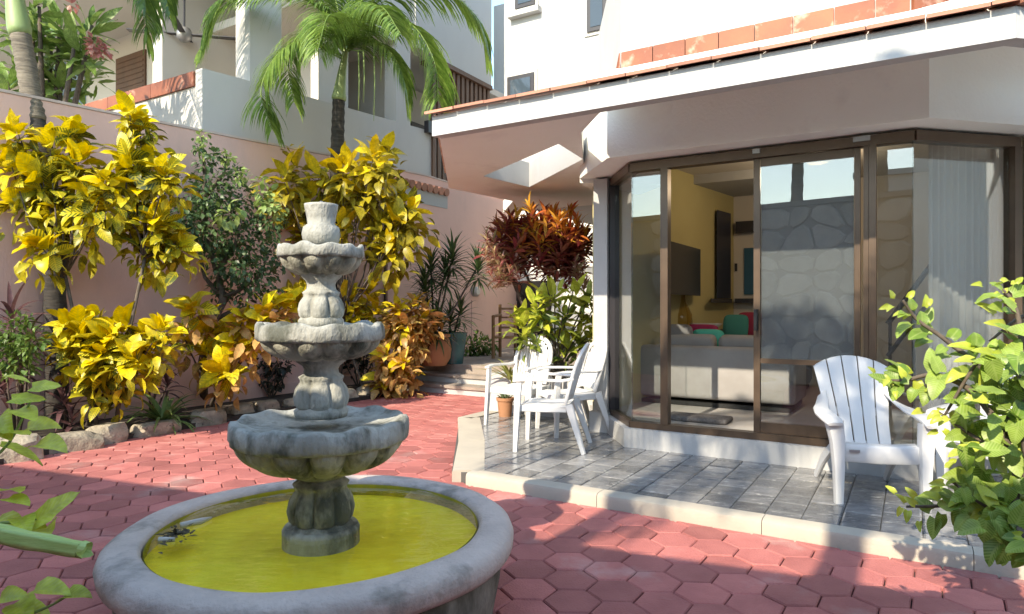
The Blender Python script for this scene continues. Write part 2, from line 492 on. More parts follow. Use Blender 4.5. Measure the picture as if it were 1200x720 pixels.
# ------------------------------------------------------------------ entrance steps and landing
LZ = .42
steps = MB(); steps.hbox(-8.2, -4.66, 9.17, 14.0, -.02, LZ - .05)
landing = tag(ob('landing', steps, m_tread), kind='structure')
for k in range(3):
    n0 = 8.57 + k * .30
    r_ = MB(); r_.hbox(-7.9 if k else -7.75, -4.66, n0 + .03, n0 + .34, -.02, .14 * (k + 1) - .05); ob('riser', r_, m_white, landing)
    t_ = MB(); t_.hbox(-7.92 if k else -7.77, -4.66, n0, n0 + .345, .14 * (k + 1) - .048, .14 * (k + 1)); ob('tread', t_, m_tread, landing)
t_ = MB(); t_.hbox(-8.38, -4.66, 9.52, 14.0, LZ - .048, LZ); ob('landing_top', t_, m_tread, landing)
t_ = MB(); t_.hbox(-4.655, -3.25, 7.4, 14.0, -.02, LZ); ob('inner_terrace', t_, m_tread, landing)

# ------------------------------------------------------------------ planting bed
UW = -8.386                              # plane of the pink garden wall
bedpts = [G(0, 545), G(105, 523), G(235, 500), G(330, 484), G(420, 470), G(473, 461)]
bed = MB(); back = [W(UW, n) for n in (9.2, 7, 5, 3, 1.0, -3.0)]
bl = [Vector((-7.7, 1.4, 0)), Vector((-5.4, 4.6, 0))] + bedpts + back
bed.prism([Vector((p.x, p.y, -.02)) for p in bl], [Vector((p.x, p.y, .05)) for p in bl])
tag(ob('planting_bed', bed, m_soil), kind='structure')


def rock(name, c, sx, sy, sz, seed, rz, label, sub=2):
    bm = bmesh.new(); bmesh.ops.create_icosphere(bm, subdivisions=sub, radius=1)
    for v in bm.verts:
        d = noise.noise(v.co * 1.1 + Vector((seed * 3.7, 0, 0))) * .35 + noise.noise(v.co * 3 + Vector((0, seed, 0))) * .14
        v.co = v.co * (1 + d)
        v.co = Vector((max(-.85, min(.85, v.co.x)), max(-.8, min(.8, v.co.y)), max(-.5, min(.75, v.co.z))))
        v.co = Vector((v.co.x * sx, v.co.y * sy, v.co.z * sz))
    me = bpy.data.meshes.new(name); bm.to_mesh(me); bm.free(); me.materials.append(m_rock)
    me.polygons.foreach_set('use_smooth', [True] * len(me.polygons)); me.set_sharp_from_angle(angle=R(35))
    o = bpy.data.objects.new(name, me); C.objects.link(o); o.location = (c.x, c.y, sz * .38); o.rotation_euler.z = rz
    return tag(o, label, 'rock', 'stones edging the planting bed')


stones = [(15, 541, .27, .20, .19), (78, 530, .36, .15, .15), (124, 521, .22, .16, .17), (182, 511, .30, .13, .12), (243, 499, .26, .17, .15),
          (283, 490, .2, .15, .14), (312, 486, .18, .14, .14), (345, 481, .2, .14, .13), (375, 478, .2, .14, .13), (405, 472, .2, .15, .15), (432, 467, .24, .15, .16), (456, 463, .24, .14, .13), (473, 459, .16, .14, .30)]
stl = ['pitted limestone block with dark holes below the cordyline', 'long low limestone slab below the dark palm trunk', 'broad buff stone in front of the low yellow croton stems',
       'flat pale stone half hidden behind the arching lily leaves', 'rough mossy stone just past the lily tuft', 'small grey stone below the gnarled green shrub', 'round buff stone below the gnarled green shrub',
       'low grey stone edging the bed behind the fountain bulb', 'buff stone hidden mostly by the fountain pillar', 'pale rounded stone in front of the bed behind the fountain', 'pale oval stone below the orange croton', 'long light stone beside the orange croton roots',
       'upright square stone against the lowest entrance step']
for k, (px, py, a, b, c_) in enumerate(stones):
    p = G(px, py - 2)
    rock('edging_stone', p, a, b, c_, k + 1, R(58) + rng.uniform(-.2, .2) - R(10), stl[k], 3)

# ------------------------------------------------------------------ pink garden wall
pw = thing('garden_wall', 'tall pink rendered garden wall behind the yellow crotons', 'wall', W(UW, 6))
top = [(-3.5, PU(-60, 97, UW)[1] - .12), (PU(-60, 97, UW)), (PU(0, 108, UW)), (PU(120, 132, UW)), (PU(300, 167, UW)), (PU(387, 183, UW)), (PU(500, 207, UW)), (14.0, 3.95)]
poly = [(top[0][0], -.03)] + top + [(14.0, -.03)]
poly = [(top[0][0], -.03), (14.0, -.03)] + top[::-1]
mb = MB(); mb.wall_u(poly, UW, UW - .18); part('wall', mb, m_pink, pw)
mb = MB(); cp = top; mb.prism([W(UW + .012, n, z + .004) for n, z in cp] + [W(UW + .012, n, z + .035) for n, z in cp[::-1]],
                              [W(UW - .2, n, z + .004) for n, z in cp] + [W(UW - .2, n, z + .035) for n, z in cp[::-1]])
part('wall_cap', mb, M('pale_wall_cap', (.62, .50, .45), (.52, .42, .38), 3, .9), pw)
mb = MB(); mb.wall_u([(-3.0, .0), (9.0, .0), (9.0, .21), (-3.0, .21)], UW + .03, UW + .001); part('skirting', mb, m_pink, pw)
nn = n_on(452, UW); mb = MB(); mb.wall_u([(nn, LZ), (14., LZ), (14., 3.9), (nn, 3.9)], UW + .05, UW + .001); part('pilaster_panel', mb, m_pink, pw)
mb = MB(); mb.tube([W(UW + .03, nn - .05, .3), W(UW + .03, nn - .05, 3.1)], .018, 8); part('drain_pipe', mb, m_stem, pw)
nn = n_on(550, UW); mb = MB(); mb.wall_u([(nn, LZ), (14., LZ), (14., 1.55), (nn, 1.55)], UW + .07, UW + .051); part('low_panel', mb, m_pink, pw)
a_ = PU(553, 342, UW)
mb = MB(); c_ = W(UW + .09, a_[0], a_[1]); ax_ = W(1, 0) - W(0, 0)
mb.tube([c_ - ax_ * .04, c_ + ax_ * .05, c_ + ax_ * .08], [.11, .11, .07], 14); part('wall_lamp', mb, m_grey, pw)

# ------------------------------------------------------------------ house
hs = thing('house', 'white house with beige bay window, wide eave and terracotta edging', 'house', W(-1.1, 5.92))
NB = 5.92
bay = [(-2.739, 6.53), (-2.287, NB), (.004, NB), (.714, 6.61)]
ZS, ZH = .295, 2.727


def offp(path, d):                        # offset an open path towards the garden by d (miter)
    out = []
    for i, p in enumerate(path):
        ns = []
        for a, b in ((i - 1, i), (i, i + 1)):
            if a < 0 or b >= len(path): continue
            t = Vector((path[b][0] - path[a][0], path[b][1] - path[a][1])).normalized(); ns.append(Vector((t.y, -t.x)))
        if len(ns) == 2:
            m = (ns[0] + ns[1]).normalized(); q = m * (d / m.dot(ns[0]))
        else: q = ns[0] * d
        out.append((p[0] + q.x, p[1] + q.y))
    return out


# plinth
inn = offp(bay, -.12); out_ = offp(bay, .07)
for k in range(3):
    mb = MB(); mb.hprism([out_[k], out_[k + 1], inn[k + 1], inn[k]], ZP - .01, ZS - .03); part('plinth', mb, m_white, hs)
# pillar beside the bay
mb = MB(); mb.hbox(-2.90, -2.745, 6.44, 6.72, ZP - .005, ZH + .02); part('pillar', mb, m_white, hs)
mb = MB(); mb.hbox(-2.93, -2.73, 6.40, 6.76, ZP - .006, .30); part('pillar_base', mb, m_white, hs)
# deep beam over the bay
beam = [(-3.05, 6.42), (-2.412, 5.67), (.094, 5.67), (.98, 6.55), (4.5, 6.6)]
inb = offp(beam, -.42)
for k in range(4):
    mb = MB(); mb.hprism([beam[k], beam[k + 1], inb[k + 1], inb[k]], ZH + .045, 3.43); part('beam', mb, m_tan, hs)
mb = MB(); mb.hprism([(-3.05, 6.42), (-2.3, 7.0), (-2.9, 7.6), (-3.2, 7.2)], ZH, 3.2); part('beam_return', mb, m_tan, hs)
# right end wall beyond the bay
mb = MB(); mb.hbox(.76, 4.5, 6.62, 6.8, ZP - .01, ZH + .04); part('end_wall', mb, m_white, hs)

# frames
def bar(a, b, w, z0, z1, proud=.03, dep=.09):
    """vertical or horizontal member along the line a-b (u,n), lying from -proud outside to dep inside"""
    A = Vector(a); B = Vector(b); t = (B - A).normalized(); nn = Vector((t.y, -t.x))
    q = [A + nn * proud, B + nn * proud, B - nn * (dep - proud), A - nn * (dep - proud)]
    return MB().hprism([(p.x, p.y) for p in q], z0, z1)


for k in range(3):
    part('header_rail', bar(bay[k], bay[k + 1], 0, ZH - .055, ZH + .022, .02 + .001 * k, .11), m_bronze, hs)
    part('sill_rail', bar(bay[k], bay[k + 1], 0, ZS - .028, ZS + .03, .015 + .001 * k, .10), m_bronze, hs)


def ub(px): return u_on(px, NB)


def post(px0, px1, name='mullion', proud=.03, dep=.10, mat=None, par=None):
    return part(name, bar((ub(px0), NB), (ub(px1), NB), 0, ZS + .031, ZH - .056, proud, dep), mat or m_bronze, par or hs)


post(775, 783.5); post(1012, 1018, proud=.02); post(1018.5, 1027, proud=.032)
# jambs at the bay ends
part('jamb', bar(bay[0], (bay[0][0] + .045, bay[0][1] - .061), 0, ZS + .031, ZH - .056, .03, .1), m_dark, hs)
part('jamb', bar((.714 - .05, 6.61 - .0487), (.714, 6.61), 0, ZS + .031, ZH - .056, .03, .1), m_bronze, hs)


def pane(a, b, z0, z1, name='glass_pane', par=None, mat=None, inset=.02):
    A = Vector(a); B = Vector(b); t = (B - A).normalized(); nn = Vector((t.y, -t.x))
    q = [A - nn * inset, B - nn * inset, B - nn * (inset + .008), A - nn * (inset + .008)]
    return part(name, MB().hprism([(p.x, p.y) for p in q], z0, z1), mat or m_glass, par or hs)


z0, z1 = ZS + .032, ZH - .057
pane((bay[0][0] + .05, bay[0][1] - .067), (bay[1][0] - .004, bay[1][1] + .005), z0, z1)
pane((bay[1][0] + .004, NB), (ub(774.5), NB), z0, z1)
pane((ub(1028), NB), (-.002, NB), z0, z1)
pane((.008, NB + .006), (.714 - .055, 6.61 - .054), z0, z1)
# sliding leaf with screen
sl_ = thing('sliding_leaf', '', '', W(ub(945), NB) - W(-1.1, 5.92)); sl_.parent = hs
for k in ('label', 'category'):
    if k in sl_: del sl_[k]


def leafbar(px0, px1, za, zb, name='stile', proud=.0):
    return part(name, bar((ub(px0), NB + .02), (ub(px1), NB + .02), 0, za, zb, proud, .05), m_bronze, sl_)


leafbar(882.5, 890, z0, z1); leafbar(1001, 1008, z0, z1)
leafbar(890.5, 1000.5, z1 - .07, z1 - .002, 'top_rail'); leafbar(890.5, 1000.5, z0 + .002, z0 + .09, 'bottom_rail')
zr = PN(945, 424, NB)[1]
leafbar(890.5, 1000.5, zr - .03, zr + .012, 'middle_rail', .004)
pane((ub(890.5), NB), (ub(1000.5), NB), z0 + .092, z1 - .072, 'glass_pane', sl_, inset=.026)
pane((ub(891), NB), (ub(1000), NB), zr + .013, z1 - .073, 'insect_screen', sl_, m_screen, inset=.05)
mb = MB(); uh = ub(886.5); zh = PN(887, 375, NB)[1]
mb.hbox(uh - .012, uh + .012, NB - .06, NB + .02, zh - .09, zh + .09); part('handle', mb, m_black, sl_)
# latch clips on header
for px in (887, 1005, 1015):
    mb = MB(); u_ = ub(px); mb.hbox(u_ - .03, u_ + .03, NB - .035, NB - .02, ZH - .02, ZH + .02); part('clip', mb, m_grey, hs)

# eave over the bay: sloping slab, white fascia, tile lip
NE, ZE = 4.61, 2.90
UC = .485
def soff(u, n): return ZE + .015 + max(0, n - NE) * .47
def rtop(u, n): return ZE + .15 + max(0, n - NE) * .46
mb = MB(); mb.hprism([(-2.07, NE + .10), (UC - .04, NE + .10), (4.2, 8.2), (4.2, 8.8), (-.2, 6.05), (-2.44, 6.05), (-2.44, 5.19)], soff, lambda u, n: rtop(u, n) + .02); part('eave_slab', mb, m_tan, hs)
mb = MB(); mb.hprism([(-3.62, NE), (UC, NE), (UC - .045, NE + .11), (-3.60, NE + .11)], ZE, ZE + .178); part('fascia', mb, m_white, hs)
mb = MB(); mb.hprism([(UC + .001, NE), (4.3, 8.2), (4.2, 8.3), (UC - .043, NE + .11)], ZE, ZE + .178); part('fascia', mb, m_white, hs)
k = 0; u_ = -3.66
while u_ < UC - .1:
    b_ = min(u_ + .31, UC + .02); dz = rng.uniform(0, .008); sk = rng.uniform(-.008, .008)
    mb = MB(); mb.hprism([(u_ + .003, NE - .055 + sk), (b_ - .003, NE - .055 + sk), (b_ - .003, NE + .35), (u_ + .003, NE + .35)], lambda u, n: ZE + .181 + dz + (n - NE + .055) * .3, lambda u, n: ZE + .205 + dz + (n - NE + .055) * .3)
    part('edge_tile', mb, m_terraedge, hs); u_ = b_
for j in range(8):
    s0 = j * .31; d_ = Vector((4.3 - UC, 8.2 - NE)).normalized(); q_ = Vector((d_.y, -d_.x))
    a = Vector((UC, NE)) + d_ * (s0 + .004) + q_ * .05; b = Vector((UC, NE)) + d_ * (s0 + .306) + q_ * .05
    mb = MB(); mb.hprism([tuple(a), tuple(b), tuple(b - q_ * .35), tuple(a - q_ * .35)], ZE + .183, ZE + .207 + rng.uniform(0, .006)); part('edge_tile', mb, m_terraedge, hs)

# canopy over the entrance with square opening
def cp2(px, py): return un(G2(px, py))
def G2(px, py): return D(px, py, F * (ZE - H) / (360 - py))
P1 = (-3.62, NE + .111); P2 = un(G2(526, 221)); P3 = un(G2(601, 236)); P4 = un(G2(684, 195)); P5 = un(G2(681, 156)); P6 = (-2.07, NE + .111)
HA, HB, HC, HD = [un(G2(*q)) for q in ((566, 207), (620, 220), (684, 187), (655, 169))]
ZC = ZE + .19
for q in ([P1, P6, P5, HD, HA], [P1, HA, HB, P3, P2], [HB, HC, P4, P3], [P5, P4, HC, HD], [P3, P4, (P4[0], 8.95), (-5.6, 8.95)]):
    mb = MB(); mb.hprism(q, ZE + .002, ZC); part('canopy_slab', mb, m_tan, hs)
hole = [HA, HB, HC, HD]
for i in range(4):
    a, b = Vector(hole[i]), Vector(hole[(i + 1) % 4]); ce = Vector((sum(p[0] for p in hole) / 4, sum(p[1] for p in hole) / 4))
    a2 = a + (ce - a) * .012; b2 = b + (ce - b) * .012
    mb = MB(); mb.hprism([tuple(a), tuple(b), tuple(b2), tuple(a2)], ZE + .004, ZC + .12); part('opening_lining', mb, m_white, hs)
u_ = -4.6
for i in range(7):   # tile lip on the diagonal side of the canopy
    a = Vector(P1).lerp(Vector(P2), i / 7 + .004); b = Vector(P1).lerp(Vector(P2), (i + 1) / 7 - .004)
    d_ = (b - a).normalized(); q_ = Vector((-d_.y, d_.x))
    if q_.x > 0: q_ = -q_
    mb = MB(); mb.hprism([tuple(a + q_ * .05), tuple(b + q_ * .05), tuple(b - q_ * .22), tuple(a - q_ * .22)], ZC + .002, ZC + .026); part('edge_tile', mb, m_terraedge, hs)

# tile band and upper white walls
UN = 5.90
ua, uc = u_on(728, UN), u_on(1067, UN)
zt = PN(729, 63, UN)[1]
pxs = [729, 766, 804, 843, 885, 930, 978, 1026, 1067]
for a, b in zip(pxs[:-1], pxs[1:]):
    mb = MB(); mb.hbox(u_on(a, UN) + .004, u_on(b, UN) - .004, UN - .03, UN - .001, 3.40, zt); part('wall_tile', mb, m_terra, hs)
d2 = Vector((.71, .70)).normalized()
for i in range(10):
    a = Vector((uc, UN)) + d2 * (i * .31 + .006); b = Vector((uc, UN)) + d2 * (i * .31 + .302); q_ = Vector((d2.y, -d2.x))
    mb = MB(); mb.hprism([tuple(a + q_ * .03), tuple(b + q_ * .03), tuple(b + q_ * .001), tuple(a + q_ * .001)], 3.40, zt + .05); part('wall_tile', mb, m_terra, hs)
mb = MB(); mb.hprism([(ua, UN), (uc, UN), (uc + 4 * d2.x, UN + 4 * d2.y), (uc + 3, 11), (ua + .1, 11), (ua, 6.3)], 3.37, 9.0); part('upper_bay_wall', mb, m_white, hs)
# sloping side fin left of the upper bay
WBN = 8.92
f0 = un(W(u_on(701, 7.2), 7.2)); 
mb = MB(); ul = u_on(701, 6.9)
za_ = H + (360 - 43) / F * W(ul, 6.9).y; zb_ = H + (360 + 60) / F * W(u_on(737, 6.3), 6.3).y
mb.prism([W(ua - .002, UN, 3.2), W(ul, 6.9, 3.2), W(ul, 6.9, za_), W(u_on(727, 6.1), 6.1, zb_), W(ua - .002, UN, zb_)],
         [W(ua + .2, UN + .15, 3.2), W(ul + .2, 7.05, 3.2), W(ul + .2, 7.05, za_), W(u_on(727, 6.1) + .2, 6.25, zb_), W(ua + .2, UN + .15, zb_)])
part('side_fin', mb, m_white, hs)
mb = MB(); a = (ua - .003, UN - .02); b = (u_on(716, 6.12), 6.12)
mb.hprism([(a[0] - .012, a[1]), a, (b[0] + .01, b[1]), b], 3.3, lambda u, n: zt if n < 6 else 3.5); part('wall_tile', mb, m_terra, hs)
# rear white block
ulft = u_on(591, WBN)
mb = MB(); mb.hbox(ulft, -1.5, WBN, 14.2, 3.06, 10); part('rear_block_wall', mb, m_white, hs)
def rwin(px0, py0, px1, py1, sill=True, fixed=True):
    u0, zt_ = PN(px0, py0, WBN); u1, zb2 = PN(px1, py1, WBN); zt2 = zt_
    w = part('window', MB().hbox(u0 - .05, u1 + .05, WBN - .02, WBN - .002, zb2 - .05, zt2 + .05), m_neigh, hs)
    bb = Vector(w.location)
    f = part('frame', MB().hbox(u0, u1, WBN - .045, WBN - .021, zb2, zt2), m_dark, w)
    part('pane', MB().hbox(u0 + .06, u1 - .06, WBN - .052, WBN - .046, zb2 + .06, zt2 - .06), M('window_pane_dark', (.05, .07, .09), None, rough=.05), w)
    if sill: part('sill', MB().hbox(u0 - .1, u1 + .1, WBN - .12, WBN - .003, zb2 - .14, zb2 - .055), m_white, w)
rwin(605, -40, 628, 6); rwin(689, -2, 712, 34, False); rwin(596, 92, 627, 124, False)

# walls round the entrance recess
mb = MB(); mb.hbox(UW - .1, 3, 14.0, 14.2, 0, 4.2); part('recess_wall', mb, m_tan, hs)
mb = MB(); mb.hbox(UW - .1, -1.5, 9.6, 14.0, 3.061, 3.2); part('recess_ceiling', mb, m_tan, hs) if False else None
pd = PN(606, 330, 13.97); pe = PN(645, 420, 13.97)
part('doorway', MB().hbox(pd[0], pe[0], 13.93, 13.99, LZ + .002, pd[1]), m_black, hs)
mb = MB(); mb.hbox(-3.6, -2.96, 8.3, 8.6, LZ, 3.0); part('entrance_pier', mb, m_white, hs)

# ------------------------------------------------------------------ room behind the glass
ZF = .27
rm = thing('living_room', 'mustard and pale living room seen through the open sliding door', 'room', W(-.5, 8))
YA, YB = Vector((.98, 7.22)), Vector((3.34, 9.98))
def wallseg(name, a, b, th, z0, z1, mat, par=rm):
    a = Vector(a); b = Vector(b); t = (b - a).normalized(); q = Vector((t.y, -t.x))
    mb = MB(); r_ = [a, b, b - q * th, a - q * th]
    mb.prism([(p.x, p.y, z0) for p in r_], [(p.x, p.y, z1) for p in r_]); return part(name, mb, mat, par)
ZCEIL = 3.18
part('floor', MB().hprism([(-2.70, 6.57), (-2.25, 5.97), (-.02, 5.97), (.68, 6.65), (4.4, 6.7), (4.4, 12), (-3.2, 12), (-3.2, 7.0)], ZP, ZF), m_floor, rm)
part('ceiling', MB().hprism([(-2.70, 6.57), (-2.25, 5.97), (-.02, 5.97), (.68, 6.65), (4.4, 6.7), (4.4, 12), (-3.2, 12), (-3.2, 7.0)], ZCEIL, ZCEIL + .12), m_pale, rm)
wallseg('side_wall', YA, YB, .12, ZF, ZCEIL, m_yellow)
YC = YB + Vector((UX, UY)) * 4.6
wallseg('back_wall', YB, YC, .12, ZF, ZCEIL, m_pale)
wallseg('right_wall', YC, Vector((W(4.3, 6.8).x, W(4.3, 6.8).y)), .12, ZF, ZCEIL, m_pale)
# dark framed opening with ledge in the mustard wall
def onY(px, py, offs=0.):                # pixel on the mustard wall
    t = (YB - YA).normalized(); q = Vector((t.y, -t.x)); A = YA + q * offs
    r = (px - 600) / F; s = (r * A.y - A.x) / (t.x - r * t.y); p = A + t * s
    return Vector((p.x, p.y, H + (360 - py) / F * p.y))
def onB(px, py, offs=0.):                # pixel on the pale back wall
    t = Vector((UX, UY)); q = Vector((t.y, -t.x)); A = YB + q * offs
    r = (px - 600) / F; s = (r * A.y - A.x) / (t.x - r * t.y); p = A + t * s
    return Vector((p.x, p.y, H + (360 - py) / F * p.y))
def slab(name, fn, px0, py0, px1, py1, d0, d1, mat, par):
    a, b = fn(px0, py0, d1), fn(px1, py1, d1); a0, b0 = fn(px0, py0, d0), fn(px1, py1, d0)
    mb = MB(); mb.prism([(a.x, a.y, b.z), (b.x, b.y, b.z), (b0.x, b0.y, b.z), (a0.x, a0.y, b.z)], [(a.x, a.y, a.z), (b.x, b.y, a.z), (b0.x, b0.y, a.z), (a0.x, a0.y, a.z)])
    return part(name, mb, mat, par)
m_navy = M('navy_door', (.012, .014, .03), None, rough=.35)
slab('inner_shutter', onY, 840, 246, 856.5, 350, .005, .05, m_navy, rm)
slab('ledge', onY, 833, 350, 858, 355, .003, .12, m_dark, rm)
slab('ledge', onB, 861, 350, 885, 355, .003, .12, m_dark, rm)
slab('wall_shelf', onB, 862, 260, 885, 271, .003, .15, m_dark, rm)
slab('blue_niche', onB, 872, 291, 890, 345, .003, .03, M('blue_niche', (.02, .10, .17), None, rough=.4), rm)
slab('light_switch', onB, 861, 309, 864, 318, .003, .02, m_dark, rm)
# ceiling lamp
lp = D(963, 209, 8.2)
tvt = thing('television', 'black flat television mounted on the mustard living room wall', 'television', onY(802, 312, .1))
a, b = onY(783, 282, .35), onY(821, 347, .12)
mb = MB(); t_ = Vector((b.x - a.x, b.y - a.y, 0)); q = Vector((t_.y, -t_.x, 0)).normalized() * .05
mb.prism([(a.x, a.y, b.z), (b.x, b.y, b.z), (b.x - q.x, b.y - q.y, b.z), (a.x - q.x, a.y - q.y, b.z)], [(a.x, a.y, a.z), (b.x, b.y, a.z), (b.x - q.x, b.y - q.y, a.z), (a.x - q.x, a.y - q.y, a.z)])
part('screen', mb, M('tv_screen', (.01, .011, .014), None, rough=.22), tvt)
mb = MB(); c_ = (a + b) / 2; mb.tube([c_ - q * .95, onY(806, 315, .0)], .04, 6); part('bracket', mb, m_black, tvt)

# sofas
def sofa_at(name, label, p, rz, w, d, bh, mat, pillows=()):
    t = thing(name, label, 'sofa', (p.x, p.y, ZF), None, rz)
    T = Matrix.Translation
    ob('seat', MB().rbox(T((0, -.05, .27)), (w - .3, d - .2, .26), .05), mat, t, 'all')
    ob('backrest', MB().rbox(T((0, d / 2 - .13, bh / 2 + .04)), (w, .26, bh - .08), .06, 3), mat, t, 'all')
    for s in (-1, 1):
        ob('armrest', MB().rbox(T((s * (w / 2 - .1), -.05, .32)), (.2, d - .12, .5), .05), mat, t, 'all')
        ob('cushion', MB().rbox(T((s * w * .2, d / 2 - .33, .6)) @ Matrix.Rotation(R(-12), 4, 'X'), (w * .38, .2, .42), .07, 3), mat, t, 'all')
    ob('base', MB().box(-w / 2 + .04, w / 2 - .04, -d / 2 + .06, d / 2 - .02, .005, .05), m_black, t)
    return t
ps = G(833, 478, ZF)
# its back faces the window: backrest near the garden, seat to the inside
fw = math.atan2(NY, NX)
sf = sofa_at('sofa', 'light grey fabric sofa with its back to the open sliding door', Vector((ps.x + NX * .46, ps.y + NY * .46, 0)), R(180) + math.atan2(UY, UX), 1.75, .92, .68, m_sofa)
ps2 = D(880, 395, 9.35)
sf2 = sofa_at('sofa', 'dark brown sofa along the far wall under the ledge', Vector((ps2.x, ps2.y, 0)), math.atan2(UY, UX), 1.5, .8, .78, m_sofad)
def pillow(label, p, s, rz, col, tilt=-15):
    m = M('pillow_fabric', col, None, rough=.9, bump=.1, bsc=150)
    bm = bmesh.new(); bmesh.ops.create_uvsphere(bm, u_segments=20, v_segments=12, radius=1)
    for v in bm.verts:
        x, y, z = v.co; e = .45
        v.co = Vector((math.copysign(abs(x) ** e, x), y * .55 * (1 - .35 * max(abs(x), abs(z)) ** 3), math.copysign(abs(z) ** e, z))) * .5
        v.co = Vector((v.co.x * s[0], v.co.y * s[1], v.co.z * s[2]))
    me = bpy.data.meshes.new('pillow'); bm.to_mesh(me); bm.free(); me.materials.append(m); me.polygons.foreach_set('use_smooth', [True] * len(me.polygons))
    o = bpy.data.objects.new('pillow', me); C.objects.link(o); o.location = p; o.rotation_euler = (R(tilt), 0, rz)
    return tag(o, label, 'pillow', 'scatter pillows on the sofas')
pz = ZF + .55
hz = math.atan2(UY, UX)
pillow('turquoise pillow propped on the light grey sofa', D(829, 400, 8.05), (.40, .24, .30), hz, (.06, .45, .36))
pillow('magenta pillow behind the turquoise one on the sofa', D(822, 393, 8.25), (.42, .22, .28), hz, (.32, .02, .08))
pillow('grey pillow at the end of the light sofa', D(794, 399, 7.95), (.36, .26, .40), hz + .2, (.20, .19, .19))
pillow('dull teal pillow on the dark brown sofa', D(862, 383, 9.0), (.34, .22, .34), hz, (.04, .22, .19))
pillow('dark red pillow on the dark brown sofa', D(879, 381, 9.0), (.36, .22, .36), hz, (.26, .02, .05))
# side table with vases
tb = thing('side_table', 'small dark side table with glass vases in the living room', 'table', D(808, 400, 8.7) * 1); tb.location.z = ZF
ob('table_top', MB().lathe([(0, .74), (.32, .74), (.33, .76), (.32, .78), (0, .78)], k=24), m_dark, tb, True)
ob('leg', MB().lathe([(.2, 0), (.2, .03), (.05, .06), (.04, .74), (0, .74)], k=16), m_dark, tb, True)
tv_ = tb.location
lam = tag(ob('glass_vase', MB().lathe([(0, 0), (.09, .005), (.14, .12), (.13, .25), (.05, .42), (.035, .55), (.06, .6), (0, .6)], k=20), GLASS('amber_glass', (.75, .65, .45), 1.4), smooth='all'), 'tall amber glass vase on the small side table', 'vase')
lam.location = (tv_.x - .1, tv_.y, ZF + .785)
bw = tag(ob('bowl', MB().lathe([(.05, 0), (.12, .05), (.21, .13), (.2, .13), (.11, .06), (0, .04)], k=24), m_neigh, smooth='all'), 'pale round bowl on the small side table', 'bowl')
bw.location = (tv_.x + .2, tv_.y - .05, ZF + .785)
# rolled rug on the sill floor
rg = tag(ob('door_mat', MB().rbox(Matrix.Translation((0, 0, 0)), (.62, .30, .05), .02), M('shaggy_grey_mat', (.22, .20, .19), (.12, .11, .105), 60, .95, 1., 90), smooth='all'), 'shaggy grey mat on the floor inside the open door', 'mat')
pm = G(818, 493, ZF); rg.location = (pm.x, pm.y, ZF + .026); rg.rotation_euler.z = hz
# ceiling lamp dome (lit)
LAMPG = M('lamp_glass', (.8, .55, .2), None, rough=.4); _p = LAMPG.node_tree.nodes['Principled BSDF']; _p.inputs['Emission Color'].default_value = (1, .62, .2, 1); _p.inputs['Emission Strength'].default_value = 1.2
cl = tag(ob('ceiling_lamp', MB().lathe([(0, 0), (.10, .01), (.15, .05), (.16, .08), (.05, .09), (.05, .14), (0, .14)], k=24), LAMPG, smooth=True), 'amber glass dome lamp under the living room ceiling', 'lamp')
lq = D(958, 200, 7.6); cl.location = (lq.x, lq.y, ZCEIL - .141)
ll_ = bpy.data.lights.new('ceiling_lamp_bulb', 'POINT'); ll_.energy = 6; ll_.color = (1, .88, .74); ll_.shadow_soft_size = .12
lo_ = bpy.data.objects.new('ceiling_lamp_bulb', ll_); C.objects.link(lo_); lo_.parent = cl; lo_.location = (0, 0, -.12)
# sheer curtain inside the right bay face
def curtain(name, label, a, b, waves, amp):
    A = Vector(a); B = Vector(b); t = (B - A); q = Vector((t.y, -t.x)).normalized(); k = waves * 8; vs = []; fs = []
    for j in range(5):
        z = ZF + .02 + (ZH + .02 - ZF) * j / 4
        for i in range(k + 1):
            s = i / k; d = amp * math.sin(2 * math.pi * waves * s + .4 * math.sin(9 * s)) * (.75 + .25 * math.sin(17 * s + j * .3))
            u, n = A + t * s + q * d; vs.append(W(u, n, z))
    for j in range(4):
        for i in range(k): fs.append((j * (k + 1) + i, j * (k + 1) + i + 1, (j + 1) * (k + 1) + i + 1, (j + 1) * (k + 1) + i))
    m = bpy.data.materials.new('sheer_curtain'); m.use_nodes = True; N = m.node_tree.nodes; L = m.node_tree.links; P = N['Principled BSDF']
    P.inputs['Base Color'].default_value = (.50, .48, .47, 1); P.inputs['Roughness'].default_value = .9
    tr = N.new('ShaderNodeBsdfTranslucent'); tr.inputs[0].default_value = (.5, .48, .47, 1); ms = N.new('ShaderNodeMixShader'); ms.inputs[0].default_value = .4
    L.new(P.outputs[0], ms.inputs[1]); L.new(tr.outputs[0], ms.inputs[2]); L.new(ms.outputs[0], N['Material Output'].inputs[0])
    return tag(ob(name, MB().add(vs, fs), m, smooth='all'), label, 'curtain')
curtain('curtain', 'grey sheer curtain hanging inside the right bay window', (.10, 6.25), (.80, 6.95), 15, .022)
mb = MB()
hr = thing('stair_railing', 'dark sloping stair handrail behind the right bay glass', 'railing', D(1080, 360, 7.4)); hr.location.z = ZF
a1, b1 = D(1040, 380, 7.6), D(1102, 296, 7.4); part('handrail', MB().tube([a1, b1], .03, 8), m_dark, hr)
a2, b2 = D(1040, 418, 7.6), D(1102, 336, 7.4); part('lower_rail', MB().tube([a2, b2], .025, 8), m_dark, hr)
for s in (.05, .5, .95):
    p = a1.lerp(b1, s); part('baluster', MB().tube([p, Vector((p.x, p.y, ZF))], .018, 6), m_dark, hr)

